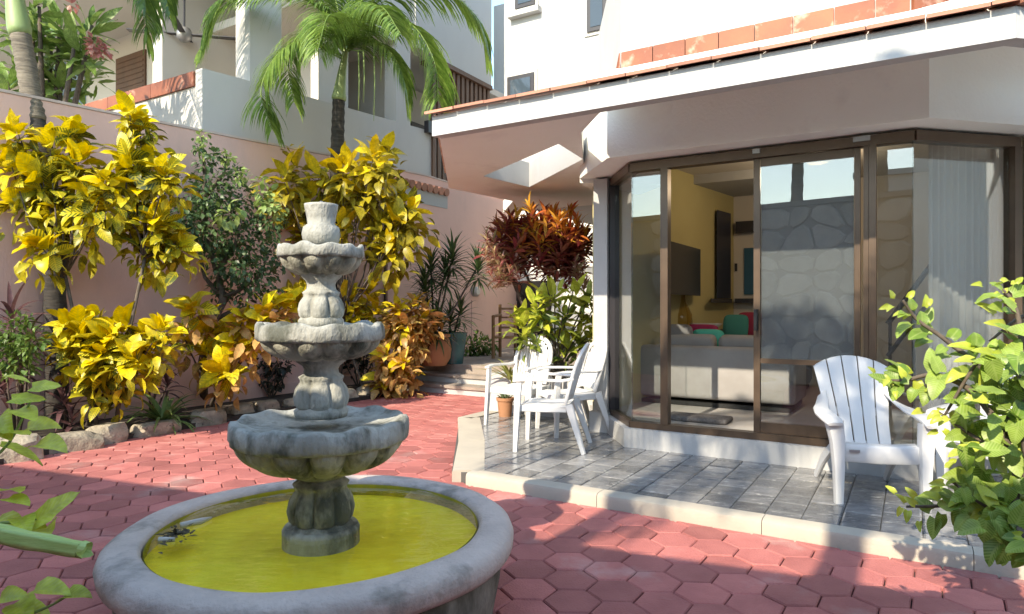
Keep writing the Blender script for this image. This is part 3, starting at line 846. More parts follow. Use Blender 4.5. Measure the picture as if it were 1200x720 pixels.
# ------------------------------------------------------------------ neighbouring building beyond the pink wall
nb = thing('neighbour_house', 'pale grey house with balconies rising behind the pink wall', 'house', W(-9.2, 8))
UQ = -8.886
tp = [PU(237, 80, UQ), PU(330, 105, UQ), PU(480, 147, UQ), PU(530, 161, UQ)]; tp.append((14.5, tp[-1][1]))
mb = MB(); mb.wall_u([(tp[0][0], 3.0), (14.5, 3.0)] + tp[::-1], UQ, UQ - .16); part('balcony_parapet', mb, m_neigh, nb)
NQ = tp[0][0]
zc = tp[0][1]
mb = MB(); mb.wall_n([(-15, 3.0), (UQ - .161, 3.0), (UQ - .161, zc - .24), (-15, zc - .24)], NQ, NQ + .16); part('front_parapet', mb, m_neigh, nb)
mb = MB(); mb.wall_n([(UQ - .5, zc - .31), (UQ - .161, zc - .31), (UQ - .161, zc + .02), (UQ - .5, zc + .02)], NQ - .02, NQ + .17); part('parapet_pier', mb, m_white, nb) if False else None
u_ = -14.5
while u_ < UQ - .3:
    b_ = min(u_ + .62, UQ - .165)
    part('parapet_tile', MB().hbox(u_ + .004, b_ - .004, NQ - .03, NQ + .2, zc - .238, zc - .02), m_terra, nb); u_ = b_
part('back_wall', MB().hbox(-30, -9.6, 9.3, 9.5, 3, 8.3), m_neighw, nb)
part('balcony_ceiling', MB().hbox(-30, UQ - .05, NQ - .3, 9.5, 8.3, 8.5), m_neighw, nb)
part('upper_storey', MB().hbox(-16, UQ - .1, NQ - .25, 9.5, 8.51, 11), m_neigh, nb)
part('inner_wall', MB().hbox(-9.55, -9.35, 8.55, 9.3, 3, 8.3), m_neighw, nb)
u0, za = PN(137, 70, 9.28); u1, zb = PN(171, 128, 9.28); part('louvred_door', MB().hbox(u0, u1, 9.25, 9.299, 3.9, za), m_wood, nb)
for i in range(14):
    z_ = za - .1 - i * .13
    part('slat', MB().hbox(u0 + .06, u1 - .06, 9.235, 9.249, z_ - .05, z_), m_wood, nb)
u0, za = PN(62, 78, 9.28); u1, zb = PN(100, 128, 9.28)
gd = part('glass_door', MB().hbox(u0, u1, 9.26, 9.299, 3.9, za), M('painted_sky_reflection', (.22, .33, .45), None, rough=.08), nb)  # blue of the mirrored sky is put into the pane colour
for px in (62, 80, 99):
    uu = PN(px, 100, 9.28)[0]; part('frame', MB().hbox(uu - .04, uu + .04, 9.245, 9.2595, 3.9, za + .02), m_white, gd)
# ceiling fan
fp = D(216, 40, 12.2)
fan = thing('ceiling_fan', 'brown ceiling fan on the neighbour balcony', 'fan', (fp.x, fp.y, fp.z))
ob('rod', MB().tube([(0, 0, 8.3 - fp.z), (0, 0, 0)], .02, 8), m_dark, fan)
ob('motor', MB().lathe([(0, .12), (.10, .10), (.14, .02), (.13, -.08), (.07, -.14), (0, -.15)], k=20), m_grey, fan, True)
for i in range(4):
    a = R(90 * i + 12); c_, s_ = math.cos(a), math.sin(a)
    bl_ = MB(); bl_.prism([Vector((c_ * r_ - s_ * q, s_ * r_ + c_ * q, -.02)) for r_, q in ((.12, -.05), (.95, -.08), (.95, .08), (.12, .05))], [Vector((c_ * r_ - s_ * q, s_ * r_ + c_ * q, -.005)) for r_, q in ((.12, -.05), (.95, -.08), (.95, .08), (.12, .05))])
    ob('blade', bl_, m_dark, fan)
# columns and second balcony
n0, n1 = n_on(293, UQ), n_on(330, UQ)
part('column', MB().hbox(UQ - .35, UQ - .002, n0, n1, 4.6, 8.3), m_neigh, nb)
n0, n1 = n_on(464, UQ), n_on(481, UQ)
part('column', MB().hbox(UQ - .3, UQ - .002, n0, n1, 4.6, 7.4), m_neigh, nb)
part('balcony_back_wall', MB().hbox(-12, -11.7, 7.0, 15, 3, 7.5), m_neighw, nb)
part('balcony_ceiling', MB().hbox(-12, UQ - .17, 8.0, 15, 6.75, 6.9), m_neighw, nb)
nA, zA = PU(438, 40, UQ); nB_, zB = PU(466, 57, UQ)
part('edge_beam', MB().hbox(UQ - .16, UQ - .001, n1 - 5.2, n1, 6.72, 9.5), m_neigh, nb)
part('end_wall', MB().hbox(-11.7, UQ - .4, n1 - .05, n1 + .1, 3, 7.5), m_neighw, nb)
u_w = -11.68; na, za = PU(451, 116, u_w); nb2, zb = PU(468, 146, u_w)
wd = part('window', MB().hbox(u_w, u_w + .05, na, nb2, 3.9, za), m_white, nb)
part('pane', MB().hbox(u_w + .051, u_w + .06, na + .12, nb2 - .1, 4.0, za - .12), M('dark_pane', (.02, .025, .03), None, rough=.1), wd)
# projecting upper box with slatted screen below
n0, n1 = n_on(482, UQ), n_on(572, UQ); zbx = PU(519, 74.5, UQ)[1]
part('projecting_box', MB().hbox(UQ - 2.5, UQ + .1, n0 + .02, n1, zbx, 11), m_neigh, nb)
part('box_soffit_trim', MB().hbox(UQ - .3, UQ + .12, n_on(505, UQ), n1 + .02, zbx - .1, zbx - .002), m_wood, nb)
part('screen_back', MB().hbox(UQ - 1.6, UQ - 1.5, n0, n1, 3.5, zbx - .1), m_neighw, nb)
part('screen_opening', MB().hbox(UQ - 1.49, UQ - 1.45, n_on(540, UQ), n1 - .6, 3.5, zbx - .9), m_dark, nb)
for i in range(13):
    q = n_on(507, UQ) + (n1 - .05 - n_on(507, UQ)) * i / 12
    part('slat', MB().hbox(UQ - .05, UQ + .05, q - .05, q + .05, 3.6, zbx - .102), m_wood, nb)
part('rear_block', MB().hbox(-9.5, -7.5, n1 + 1.2, n1 + 5, 0, 9.35), m_neigh, nb)
mb = MB(); nA = n_on(497, UQ); zz = PU(500, 143, UQ)[1]; mb.hbox(UQ + .002, UQ + .12, nA, nA + .3, zz - .25, zz); part('vent', mb, m_dark, nb)
# little tiled pier on the far end of the garden wall
tn0, tz = PU(462, 208, UW + .05); tn1, tz2 = PU(524, 222, UW + .05)
tpier = thing('tiled_pier', 'white wall pier capped with round clay tiles behind the crotons', 'pier', W(UW, (tn0 + tn1) / 2, 3.5))
part('pier', MB().hbox(UW - .12, UW + .06, tn0, tn1, 3.45, tz - .05), m_white, tpier)
for i in range(9):
    q = tn0 + (tn1 - tn0) * (i + .5) / 9; w_ = (tn1 - tn0) / 18
    part('barrel_tile', MB().tube([W(UW - .15, q, tz - .02), W(UW + .12, q, tz - .06)], [w_ * .9, w_ * .9], 10), m_terraedge, tpier, True)

# ------------------------------------------------------------------ stone wall and street behind the camera (mirrored in the glass)
WT = Vector((.928, -.373, 0)).normalized(); WQ = Vector((-WT.y, WT.x, 0)); WO = Vector((0, -.62, 0)); WHT = 3.2
def WP(s, z, q=0): return WO + WT * s + WQ * q + Vector((0, 0, z))
sw = thing('stone_wall', 'rubble stone boundary wall mirrored in the sliding glass', 'wall', WO)
mb = MB(); mb.prism([WP(-8, -.03), WP(9, -.03), WP(9, -.03, -.3), WP(-8, -.03, -.3)], [WP(-8, WHT), WP(9, WHT), WP(9, WHT, -.3), WP(-8, WHT, -.3)]); part('core', mb, m_mortar, sw)
mb = MB(); mb.prism([WP(-8, WHT + .001, .06), WP(9, WHT + .001, .06), WP(9, WHT + .001, -.36), WP(-8, WHT + .001, -.36)], [WP(-8, WHT + .09, .06), WP(9, WHT + .09, .06), WP(9, WHT + .09, -.36), WP(-8, WHT + .09, -.36)]); part('cap', mb, m_mortar, sw)
gw, gh = .52, .40
r2 = random.Random(3)
cols = int(11 / gw); rows = 8
pt = [[(-5 + i * gw + r2.uniform(-.17, .17), j * gh + (r2.uniform(-.13, .13) if 0 < j < rows else 0)) for j in range(rows + 1)] for i in range(cols + 1)]
for i in range(cols):
    for j in range(rows):
        q = [pt[i][j], pt[i + 1][j], pt[i + 1][j + 1], pt[i][j + 1]]
        cx_ = sum(a for a, b in q) / 4; cz_ = sum(b for a, b in q) / 4
        o8 = []
        for k in range(4):
            a, b = q[k], q[(k + 1) % 4]
            o8 += [(a[0] * .78 + b[0] * .22, a[1] * .78 + b[1] * .22), (a[0] * .22 + b[0] * .78, a[1] * .22 + b[1] * .78)]
        o8 = [(cx_ + (a - cx_) * .95, cz_ + (b - cz_) * .95) for a, b in o8]
        i8 = [(cx_ + (a - cx_) * .88, cz_ + (b - cz_) * .88) for a, b in o8]
        d_ = r2.uniform(.03, .06)
        mb = MB(); mb.prism([WP(a, max(b, .0), .001) for a, b in o8], [WP(a, max(b, .01), d_) for a, b in i8]); part('stone', mb, m_stonewall, sw)
sh = thing('street_building', 'white building with blue rental banner mirrored in the bay glass', 'building', W(3, -10))
part('wall', MB().hbox(-1.4, 9, -13, -9.5, -.02, 5.1), m_white, sh)
part('roof_edge', MB().hbox(-1.5, 9.1, -13.1, -9.4, 5.101, 5.25), m_neigh, sh)
part('banner', MB().hbox(-1.2, 1.9, -9.49, -9.46, 3.62, 4.12), M('blue_banner', (.05, .08, .34), None, rough=.6), sh)
for i in range(4): part('spout', MB().tube([W(-.9 + i * .62, -9.5, 4.62), W(-.9 + i * .62, -9.3, 4.62)], .06, 10), m_neigh, sh)
tcu = bpy.data.curves.new('banner_text', 'FONT'); tcu.body = 'SE RENTA'; tcu.size = .46; tcu.extrude = .004
to = bpy.data.objects.new('banner_text', tcu); C.objects.link(to)
dg = bpy.context.evaluated_depsgraph_get(); tme = bpy.data.meshes.new_from_object(to.evaluated_get(dg)); bpy.data.objects.remove(to)
tme.materials.append(m_white)
to = bpy.data.objects.new('banner_lettering', tme); C.objects.link(to); to.parent = sh
rot = Matrix((( -UX, 0, NX), (-UY, 0, NY), (0, 1, 0))).to_4x4()
to.matrix_basis = Matrix.Translation(W(1.78, -9.452, 3.72) - sh.location) @ rot

rw = thing('side_wall', 'plain beige wall added out of view to be mirrored in the right bay glass', 'wall', W(6.2, 2))  # unseen wall added so the right bay glass does not mirror open sky
part('wall', MB().hbox(6.2, 6.4, -6, 9, -.03, 4.2), m_tan, rw)
part('cap', MB().hbox(6.15, 6.45, -6, 9, 4.201, 4.28), m_terraedge, rw)

# ------------------------------------------------------------------ fountain
ft = thing('fountain', 'three tiered grey cast stone fountain standing in a round basin', 'fountain', FC)
prof = [(.80, -.02), (.815, .06), (.835, .16), (.838, .24), (.825, .275)]
part('basin_wall', MB().lathe(prof, FC, 96), m_fwall, ft, 'all')
rim = [(.825, .272), (.868, .276), (.892, .305), (.897, .345), (.885, .380), (.855, .398), (.80, .402), (.755, .398), (.735, .385), (.730, .36), (.735, .10), (.62, .09)]
rimo = part('basin_rim', MB().lathe(rim, FC, 128, lambda r, z, a, i: (r + .004 * math.sin(3 * a + i) + .002 * math.sin(11 * a), z + .003 * math.sin(5 * a))), m_frim, ft, 'all')
part('basin_floor', MB().lathe([(.734, .315), (.5, .30), (.2, .30), (.0, .30)], FC, 64), m_algae, ft, 'all')
part('basin_lining', MB().lathe([(.7335, .30), (.7275, .378)], FC, 96), M('algae_lining', (.42, .36, .02), (.22, .24, .05), 6, .7), ft, 'all')
tag(part('water', MB().lathe([(.7325, .368), (.5, .368), (.25, .368), (.10, .368)], FC, 96), m_water, ft, 'all'), 'clear rippled water over the yellow basin floor')


def lobe(a, nl, ph=0.):
    s_ = ((nl * (a + ph) / (2 * math.pi)) % 1) * 2 - 1
    return 1 - math.sqrt(max(0, 1 - .985 * s_ * s_))


def lobes(nl, depth, p=.55):
    return lambda r, z, a, i: (r * (1 - depth * (1 - abs(math.cos(nl * a / 2)) ** p)), z)


def tier(zt, R_, zr, zb, rb, nl, ph=0., rimw=.03):
    zm = zr
    # petal bowl
    pr = []
    for k in range(11):
        t = k / 10; a = t * math.pi / 2
        pr.append((rb + (R_ * .94 - rb) * math.sin(a) ** .8, zb + (zm - zb) * (1 - math.cos(a)) ** .8))
    part('bowl', MB().lathe(pr, FC, 14 * nl, lambda r, z, a, i: (r * (1 - .17 * math.sin(min(1, i / 3) * math.pi / 2) * lobe(a, nl, ph)), z + .012 * lobe(a, nl, ph) * (i < 8))), m_fdamp, ft, 'all')
    wob = lambda r, z, a, i: (r * (1 + (.022 * abs(math.cos(nl * (a + ph) / 2)) - .016 + .006 * math.sin(5 * a + z * 30)) * (1 if i < 7 else .2)), z + (.006 * math.sin(nl * (a + ph)) + .004 * math.sin(7 * a + 1)) * (1 if 1 < i < 8 else 0))
    h = zt - zm
    pr = [(R_ * .86, zm + .002), (R_ * .965, zm - .004), (R_, zm + h * .12), (R_ * 1.0, zm + h * .55), (R_ * .99, zm + h * .85), (R_ * .965, zt), (R_ * .90, zt), (R_ * .86, zt - .012), (R_ * .7, zt - .03), (R_ * .3, zt - .045), (0, zt - .05)]
    part('bowl_rim', MB().lathe(pr, FC, 12 * nl, wob), m_fstone, ft, 'all')


def stem(zb, zt, rbulb, rneck, nl, zbulb, mat=None):
    m_fst = mat or m_fstone
    h = zt - zb; pr = []
    part('stem_foot', MB().lathe([(0, zb - .02), (rbulb * .9, zb - .02), (rbulb * .95, zb + .01), (rbulb * .8, zb + .03)], FC, 40), m_fst, ft, 'all')
    key = [(0, .74), (.12, .93), (.35, 1.0), (.6, .93), (.8, .74), (.93, rneck * 1.35 / rbulb), (1, rneck * 1.12 / rbulb)]
    for k in range(15):
        t = k / 14
        for (t0, r0_), (t1, r1_) in zip(key[:-1], key[1:]):
            if t0 <= t <= t1: f_ = (t - t0) / (t1 - t0); break
        pr.append((rbulb * (r0_ + (r1_ - r0_) * f_), zb + .01 + (zbulb + .012 - zb) * t))
    part('stem_bulb', MB().lathe(pr, FC, 12 * nl, lambda r, z, a, i: (r * (1 - .30 * lobe(a, nl) * max(0, math.sin(math.pi * min(1, i / 13))) ** .5), z)), m_fst, ft, 'all')
    part('stem_neck', MB().lathe([(rneck * 1.22, zbulb + .002), (rneck * 1.2, zbulb + .018), (rneck * 1.04, zbulb + .028), (rneck, zbulb + (zt - zbulb) * .5), (rneck * 1.1, zt - .03), (rneck * 1.45, zt - .01), (rneck * 1.5, zt + .02)], FC, 40), m_fst, ft, 'all')


part('pedestal_foot', MB().lathe([(.175, .19), (.175, .372), (.165, .388), (0, .388)], FC, 48), m_fdamp, ft, 'all')
zq = lambda y: H + (360 - y) / F * 3.09
stem(.378, zq(551), .155, .095, 8, zq(567), m_fdamp)
tier(zq(490), .405, zq(514), zq(551), .13, 13)
stem(zq(483), zq(421), .130, .077, 7, zq(444))
tier(zq(379), .290, zq(398), zq(422), .10, 12, .2)
stem(zq(378), zq(322), .109, .064, 7, zq(346))
tier(zq(289), .197, zq(302), zq(323), .085, 11, .1)
part('finial_vase', MB().lathe([(0, zq(290)), (.07, zq(289)), (.083, zq(282)), (.088, zq(275)), (.082, zq(267)), (.062, zq(263)), (.066, zq(255)), (.076, zq(243)), (.077, zq(240)), (.068, zq(239.5)), (.05, zq(246)), (0, zq(247))], FC, 40, lambda r, z, a, i: (r * (1 + .006 * math.sin(20 * a) * (i > 5)), z)), m_fstone, ft, 'all')
part('nozzle', MB().tube([FC + Vector((0, 0, zq(247))), FC + Vector((0, 0, zq(236)))], .008, 8), m_grey, ft)

# ------------------------------------------------------------------ chairs
def sweep(mb, pts, wd, w, t):
    """rectangular bar: width vector wd[i]*w, thickness perpendicular"""
    pts = [Vector(p) for p in pts]; rings = []
    for i, p in enumerate(pts):
        tg = (pts[min(i + 1, len(pts) - 1)] - pts[max(i - 1, 0)]).normalized()
        a = Vector(wd[i] if isinstance(wd, list) else wd); a = (a - tg * a.dot(tg)).normalized(); b = tg.cross(a)
        ww = w[i] if isinstance(w, (list, tuple)) else w
        tt = t[i] if isinstance(t, (list, tuple)) else t
        rings.append([p + a * x * ww / 2 + b * y * tt / 2 for x, y in ((-1, -.4), (-.8, -1), (.8, -1), (1, -.4), (1, .4), (.8, 1), (-.8, 1), (-1, .4))])
    vs = [v for r in rings for v in r]; fs = []; k = 8
    for i in range(len(rings) - 1):
        for j in range(k): fs.append((i * k + j, i * k + (j + 1) % k, (i + 1) * k + (j + 1) % k, (i + 1) * k + j))
    fs.append(tuple(range(k - 1, -1, -1))); o = (len(rings) - 1) * k; fs.append(tuple(range(o, o + k)))
    mb.add(vs, fs); return mb


def face(fx, fy): return math.atan2(fx, -fy)


def mono_chair(label, c, fx, fy):
    t = thing('armchair', label, 'chair', (c[0], c[1], ZP), 'white resin slat-back armchairs round the corner', face(fx, fy))
    rec = lambda z: .19 + (z - .42) * .30                     # backrest plane y(z)
    bow = lambda x, z: rec(z) - .55 * x * x
    # seat
    mb = MB(); vs = []; fs = []; K = 9
    for j in range(K):
        for i in range(K):
            x = -.235 + .47 * i / (K - 1); y = -.25 + .45 * j / (K - 1)
            z = .425 - .02 * math.sin(math.pi * j / (K - 1)) * math.cos(x * 5) - (.03 if j == 0 else 0) + .0 * i
            vs += [(x, y, z)]
    n_ = len(vs); vs += [(x, y, z - .018) for x, y, z in vs]
    for j in range(K - 1):
        for i in range(K - 1):
            a = j * K + i; fs += [(a, a + 1, a + K + 1, a + K), (n_ + a, n_ + a + K, n_ + a + K + 1, n_ + a + 1)]
    for i in range(K - 1):
        a = i; fs += [(a, n_ + a, n_ + a + 1, a + 1)]; a = (K - 1) * K + i; fs += [(a, a + 1, n_ + a + 1, n_ + a)]
        a = i * K; fs += [(a, a + K, n_ + a + K, n_ + a)]; a = i * K + K - 1; fs += [(a, n_ + a, n_ + a + K, a + K)]
    ob('seat', mb.add(vs, fs), m_plastic, t, True)
    mb = MB(); sweep(mb, [(-.235, -.255, .385), (0, -.262, .38), (.235, -.255, .385)], (0, 0, 1), .055, .018); ob('apron', mb, m_plastic, t, True)
    for s in (-1, 1):
        mb = MB(); sweep(mb, [(s * .238, -.24, .385), (s * .242, 0, .385), (s * .215, .18, .385)], (0, 0, 1), .055, .018); ob('side_rail', mb, m_plastic, t, True)
        mb = MB(); sweep(mb, [(s * .285, -.275, 0), (s * .268, -.262, .35), (s * .262, -.255, .52), (s * .265, -.24, .645)], (0, 1, 0), [.042, .06, .062, .06], [.034, .04, .036, .034]); ob('leg', mb, m_plastic, t, True)
        mb = MB(); sweep(mb, [(s * .265, .345, 0), (s * .245, .28, .2), (s * .222, .205, .43)], (.3 * s, 1, 0), [.040, .058, .08], [.032, .034, .034]); ob('leg', mb, m_plastic, t, True)
        mb = MB(); sweep(mb, [(s * .262, -.285, .640), (s * .282, -.15, .655), (s * .285, .0, .652), (s * .262, .15, .648), (s * .232, bow(.23, .68) + .01, .665)], (1, 0, 0), [.055, .058, .055, .048, .04], .024); ob('armrest', mb, m_plastic, t, True)
    # back frame: arch
    hw = lambda z: .205 + .03 * min(1, (z - .42) / .25)
    path = [(-hw(.44), bow(.2, .44), .44), (-hw(.58), bow(.22, .58), .58), (-.236, bow(.236, .70), .70)]
    for k in range(0, 13):
        a = math.pi - math.pi * k / 12; x = .236 * math.cos(a); z = .72 + .235 * math.sin(a) ** .85 if math.sin(a) > 0 else .72
        path.append((x, bow(x, z), z))
    path += [(.236, bow(.236, .70), .70), (hw(.58), bow(.22, .58), .58), (hw(.44), bow(.2, .44), .44)]
    path = [p for i, p in enumerate(path) if i == 0 or (Vector(p) - Vector(path[i - 1])).length > .004]
    mb = MB(); nrm = Vector((0, -1, .30)).normalized()
    wd = []
    for i, p in enumerate(path):
        tg = (Vector(path[min(i + 1, len(path) - 1)]) - Vector(path[max(i - 1, 0)])).normalized(); wd.append(tg.cross(nrm))
    sweep(mb, path, wd, .05, .028); ob('back_frame', mb, m_plastic, t, True)
    mb = MB(); sweep(mb, [(-.2, bow(.2, .49), .49), (0, bow(0, .49), .49), (.2, bow(.2, .49), .49)], (0, .3, 1), .07, .02); ob('lower_back_rail', mb, m_plastic, t, True)
    for i in range(11):
        x = -.175 + .035 * i; zt_ = .70 + .225 * math.sqrt(max(0, 1 - (x / .235) ** 2)); zt_ = min(zt_, .72 + .22 * (1 - (abs(x) / .225) ** 2.4))
        mb = MB(); sweep(mb, [(x, bow(x, .51), .51), (x, bow(x, .7), .7), (x, bow(x, zt_), zt_)], (1, 0, 0), .029, .012); ob('slat', mb, m_plastic, t, True)
    return t


mono_chair('white slat-back armchair turned towards the fountain beside the potted aloe', (.10, 7.45), -.58, -.82)
mono_chair('white slat-back armchair turned sideways, its outer back in shade', (.36, 6.22), -.97, .22)
mono_chair('white slat-back armchair pushed against the house pillar', (.62, 6.97), -.95, -.30)


def adirondack(label, c, fx, fy):
    t = thing('lounge_chair', label, 'chair', (c[0], c[1], ZP), 'white resin lounge chairs on the porch', face(fx, fy))
    Rot = lambda z: .12 + (z - .25) * .50                    # back plane y(z)
    cuts = 5
    for k in range(cuts):
        f0 = (k - 2.5) / 2.5; f1 = (k - 1.5) / 2.5
        xb0, xb1 = f0 * .20 + .005, f1 * .20 - .005
        def xw(f, z):                                        # fan: narrow waist, wide crown
            s = (z - .25) / .67; return f * (.205 + .02 * s + .055 * max(0, s - .35) ** 1.0 * 1.6)
        pts = []
        for z in (.25, .45, .60, .75, .84): pts.append((xw(f0, z) + .005, z))
        for q in range(5):
            f = f0 + (f1 - f0) * q / 4; z = .93 - .085 * f * f
            pts.append((xw(f, z) + (.005 if q == 0 else -.005 if q == 4 else 0), z))
        for z in (.84, .75, .60, .45, .25): pts.append((xw(f1, z) - .005, z))
        mb = MB(); bowl = lambda x: -.25 * x * x
        mb.prism([(x, Rot(z) - .011 + bowl(x), z) for x, z in pts], [(x, Rot(z) + .011 + bowl(x), z + .004) for x, z in pts])
        ob('back_slat', mb, m_plastic, t)
    for z, w_, h_ in ((.53, .43, .06), (.30, .40, .06)):
        mb = MB(); sweep(mb, [(-w_ / 2, Rot(z) + .012, z), (0, Rot(z) + .022, z), (w_ / 2, Rot(z) + .012, z)], (0, .4, 1), h_, .02); ob('back_rail', mb, m_plastic, t, True)
    mb = MB(); vs = []; fs = []
    sp = [(-.325, .365), (-.30, .395), (-.25, .40), (-.1, .36), (.05, .29), (.14, .25)]
    for y, z in sp:
        for x in (-.225, -.1, 0, .1, .225): vs.append((x, y, z - .012 * (1 - (x / .225) ** 2)))
    n_ = len(vs); vs += [(x, y + .004, z - .022) for x, y, z in vs]
    for j in range(len(sp) - 1):
        for i in range(4):
            a = j * 5 + i; fs += [(a, a + 1, a + 6, a + 5), (n_ + a, n_ + a + 5, n_ + a + 6, n_ + a + 1)]
        a = j * 5; fs.append((a, a + 5, n_ + a + 5, n_ + a)); a = j * 5 + 4; fs.append((a, n_ + a, n_ + a + 5, a + 5))
    ob('seat', mb.add(vs, fs), m_plastic, t, True)
    mb = MB(); sweep(mb, [(-.245, -.325, .335), (0, -.338, .33), (.245, -.325, .335)], (0, 0, 1), .115, .024); ob('apron', mb, m_plastic, t, True)
    mb = MB(); mb.box(-.20, -.135, -.355, -.347, .345, .362); ob('badge', mb, m_grey, t)
    for s in (-1, 1):
        mb = MB(); sweep(mb, [(s * .262, -.335, 0), (s * .262, -.33, .25), (s * .268, -.32, .42), (s * .285, -.31, .54)], (1, 0, 0), [.055, .075, .095, .115], [.07, .08, .09, .09]); ob('leg', mb, m_plastic, t, True)
        mb = MB(); sweep(mb, [(s * .245, .40, 0), (s * .235, .22, .17), (s * .228, .0, .30), (s * .232, -.30, .33)], (0, .4, 1), [.06, .085, .075, .06], .028); ob('leg', mb, m_plastic, t, True)
        mb = MB(); sweep(mb, [(s * .295, -.40, .535), (s * .305, -.33, .556), (s * .31, -.15, .565), (s * .295, .02, .575), (s * .262, .14, .60), (s * .225, Rot(.63), .645)], [(1, 0, 0)] * 4 + [(1, 0, .4 * -s)] + [(.8, 0, -.9 * s)], [.10, .13, .12, .10, .09, .08], [.02, .028, .026, .024, .022, .02]); ob('armrest', mb, m_plastic, t, True)
    return t


adirondack('white resin lounge chair facing the fountain in front of the glass', (2.515, 4.70), -.22, -.975)
adirondack('white resin lounge chair half hidden behind the heart-leaved shrub', (3.50, 4.72), -.80, -.60)

# ------------------------------------------------------------------ foliage helpers
def leaf_mesh(name, mat, W_=.4, bend=.35, fold=.12, seg=5, tip=.6, wav=0., heart=False):
    vs = []; fs = []
    prof = []
    for i in range(seg + 1):
        t = i / seg
        if heart: w = (1 - t) ** .62 * (.35 + 1.9 * min(t, .22) / .22 * .34) * 1.05 if t < 1 else 0
        else: w = math.sin(math.pi * t ** tip) ** .65 if 0 < t < 1 else (.06 if t == 0 else 0)
        prof.append(w * W_ / 2)
    y0 = 0; z0 = 0; a = .10
    for i in range(seg + 1):
        t = i / seg
        if i: y0 += math.cos(a) / seg; z0 += math.sin(a) / seg; a -= bend * 2 / seg
        w = prof[i]; k = wav * math.sin(i * 2.3)
        vs += [(-w, y0, z0 + fold * w * 2 + k), (0, y0, z0), (w, y0, z0 + fold * w * 2 - k)]
    for i in range(seg):
        o = i * 3; fs += [(o, o + 1, o + 4, o + 3), (o + 1, o + 2, o + 5, o + 4)]
    if heart:                               # two back lobes
        w = prof[1]; o = len(vs); vs += [(-w * .75, -.10, .03), (w * .75, -.10, .03)]
        fs += [(0, 3, o), (1, 0, o), (2, 1, o + 1), (5, 2, o + 1)]
    mb = MB(); mb.v = vs; mb.f = fs
    me = bpy.data.meshes.new(name); me.from_pydata(vs, [], fs); me.materials.append(mat)
    w_ = max(v[0] for v in vs); at = me.attributes.new('lc', 'FLOAT_VECTOR', 'POINT'); at.data.foreach_set('vector', [c for v in vs for c in (v[0] / w_ / 2 + .5, v[1], 0.)])
    me.polygons.foreach_set('use_smooth', [True] * len(me.polygons)); me.update()
    return me


def frame(d, up, roll=0.):
    y = Vector(d).normalized(); x = y.cross(Vector(up))
    if x.length < 1e-4: x = y.orthogonal()
    x.normalize(); z = x.cross(y)
    m = Matrix((x, y, z)).transposed().to_4x4()
    return m @ Matrix.Rotation(roll, 4, 'Y') if roll else m


def place(me, parent, p, d, up, s, roll=0., name='leaf'):
    o = bpy.data.objects.new(name, me); C.objects.link(o); o.parent = parent
    o.matrix_basis = Matrix.Translation(Vector(p) - parent.location) @ frame(d, up, roll) @ Matrix.Scale(s, 4)
    return o


def stamp(mb, me_v, me_f, p, d, up, s, roll=0.):
    m = Matrix.Translation(Vector(p)) @ frame(d, up, roll) @ Matrix.Scale(s, 4)
    w = max(v[0] for v in me_v) or 1; mb.lc += [(v[0] / w / 2 + .5, v[1], 0) for v in me_v]
    mb.add([m @ Vector(v) for v in me_v], me_f)


def raw(me): return [tuple(v.co) for v in me.vertices], [tuple(p.vertices) for p in me.polygons]


UPV = Vector((0, 0, 1))
TOSUN = Vector((-.35, -.6, .55))


def rosette(parent, c, axis, n, size, young, old, r, ring=1.0, frac=.5, droop=.25):
    """whorl of leaves round a shoot tip; young leaves at the centre, older ones lower down"""
    ax = Vector(axis).normalized(); a0 = ax.orthogonal().normalized(); b0 = ax.cross(a0)
    for i in range(n):
        t = i / max(1, n - 1)
        ang = i * 2.39996 + r.uniform(-.25, .25)
        tilt = R(16 + 88 * t ** .8 * ring) + r.uniform(-.3, .3)
        rad = a0 * math.cos(ang) + b0 * math.sin(ang)
        d = ax * math.cos(tilt) + rad * math.sin(tilt) - UPV * droop * t
        p = c - ax * size * (.75 * t) + rad * .02 + Vector((r.uniform(-.03, .03), r.uniform(-.03, .03), r.uniform(-.03, .03)))
        s = size * (.55 + .45 * math.sin(math.pi * min(1, t * .8 + .2))) * r.uniform(.65, 1.2)
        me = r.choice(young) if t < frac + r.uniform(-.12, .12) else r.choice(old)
        upv = ax * .8 + UPV * .35 if t < .8 else UPV
        place(me, parent, p, d, upv + Vector((r.uniform(-.3, .3), r.uniform(-.3, .3), 0)), s, r.uniform(-.7, .7))


def shrub_stems(parent, base, tips, mat, r, r0=.022, r1=.006, fork=.45, name='stem'):
    for k, tp_ in enumerate(tips):
        tp_ = Vector(tp_); b = Vector(base) + Vector((r.uniform(-.06, .06), r.uniform(-.06, .06), 0))
        mid = b.lerp(tp_, fork) + Vector((r.uniform(-.06, .06), r.uniform(-.06, .06), r.uniform(-.05, .12))) ; mid.x = b.x + (mid.x - b.x) * .6; mid.y = b.y + (mid.y - b.y) * .6
        q = [b, b.lerp(mid, .5) + Vector((r.uniform(-.02, .02), r.uniform(-.02, .02), 0)), mid, mid.lerp(tp_, .55) + Vector((0, 0, .02)), tp_]
        mb = MB(); mb.tube(q, [r0, r0 * .9, r0 * .75, (r0 + r1) / 2 * .8, r1], 6); part(name, mb, mat, parent, 'all')


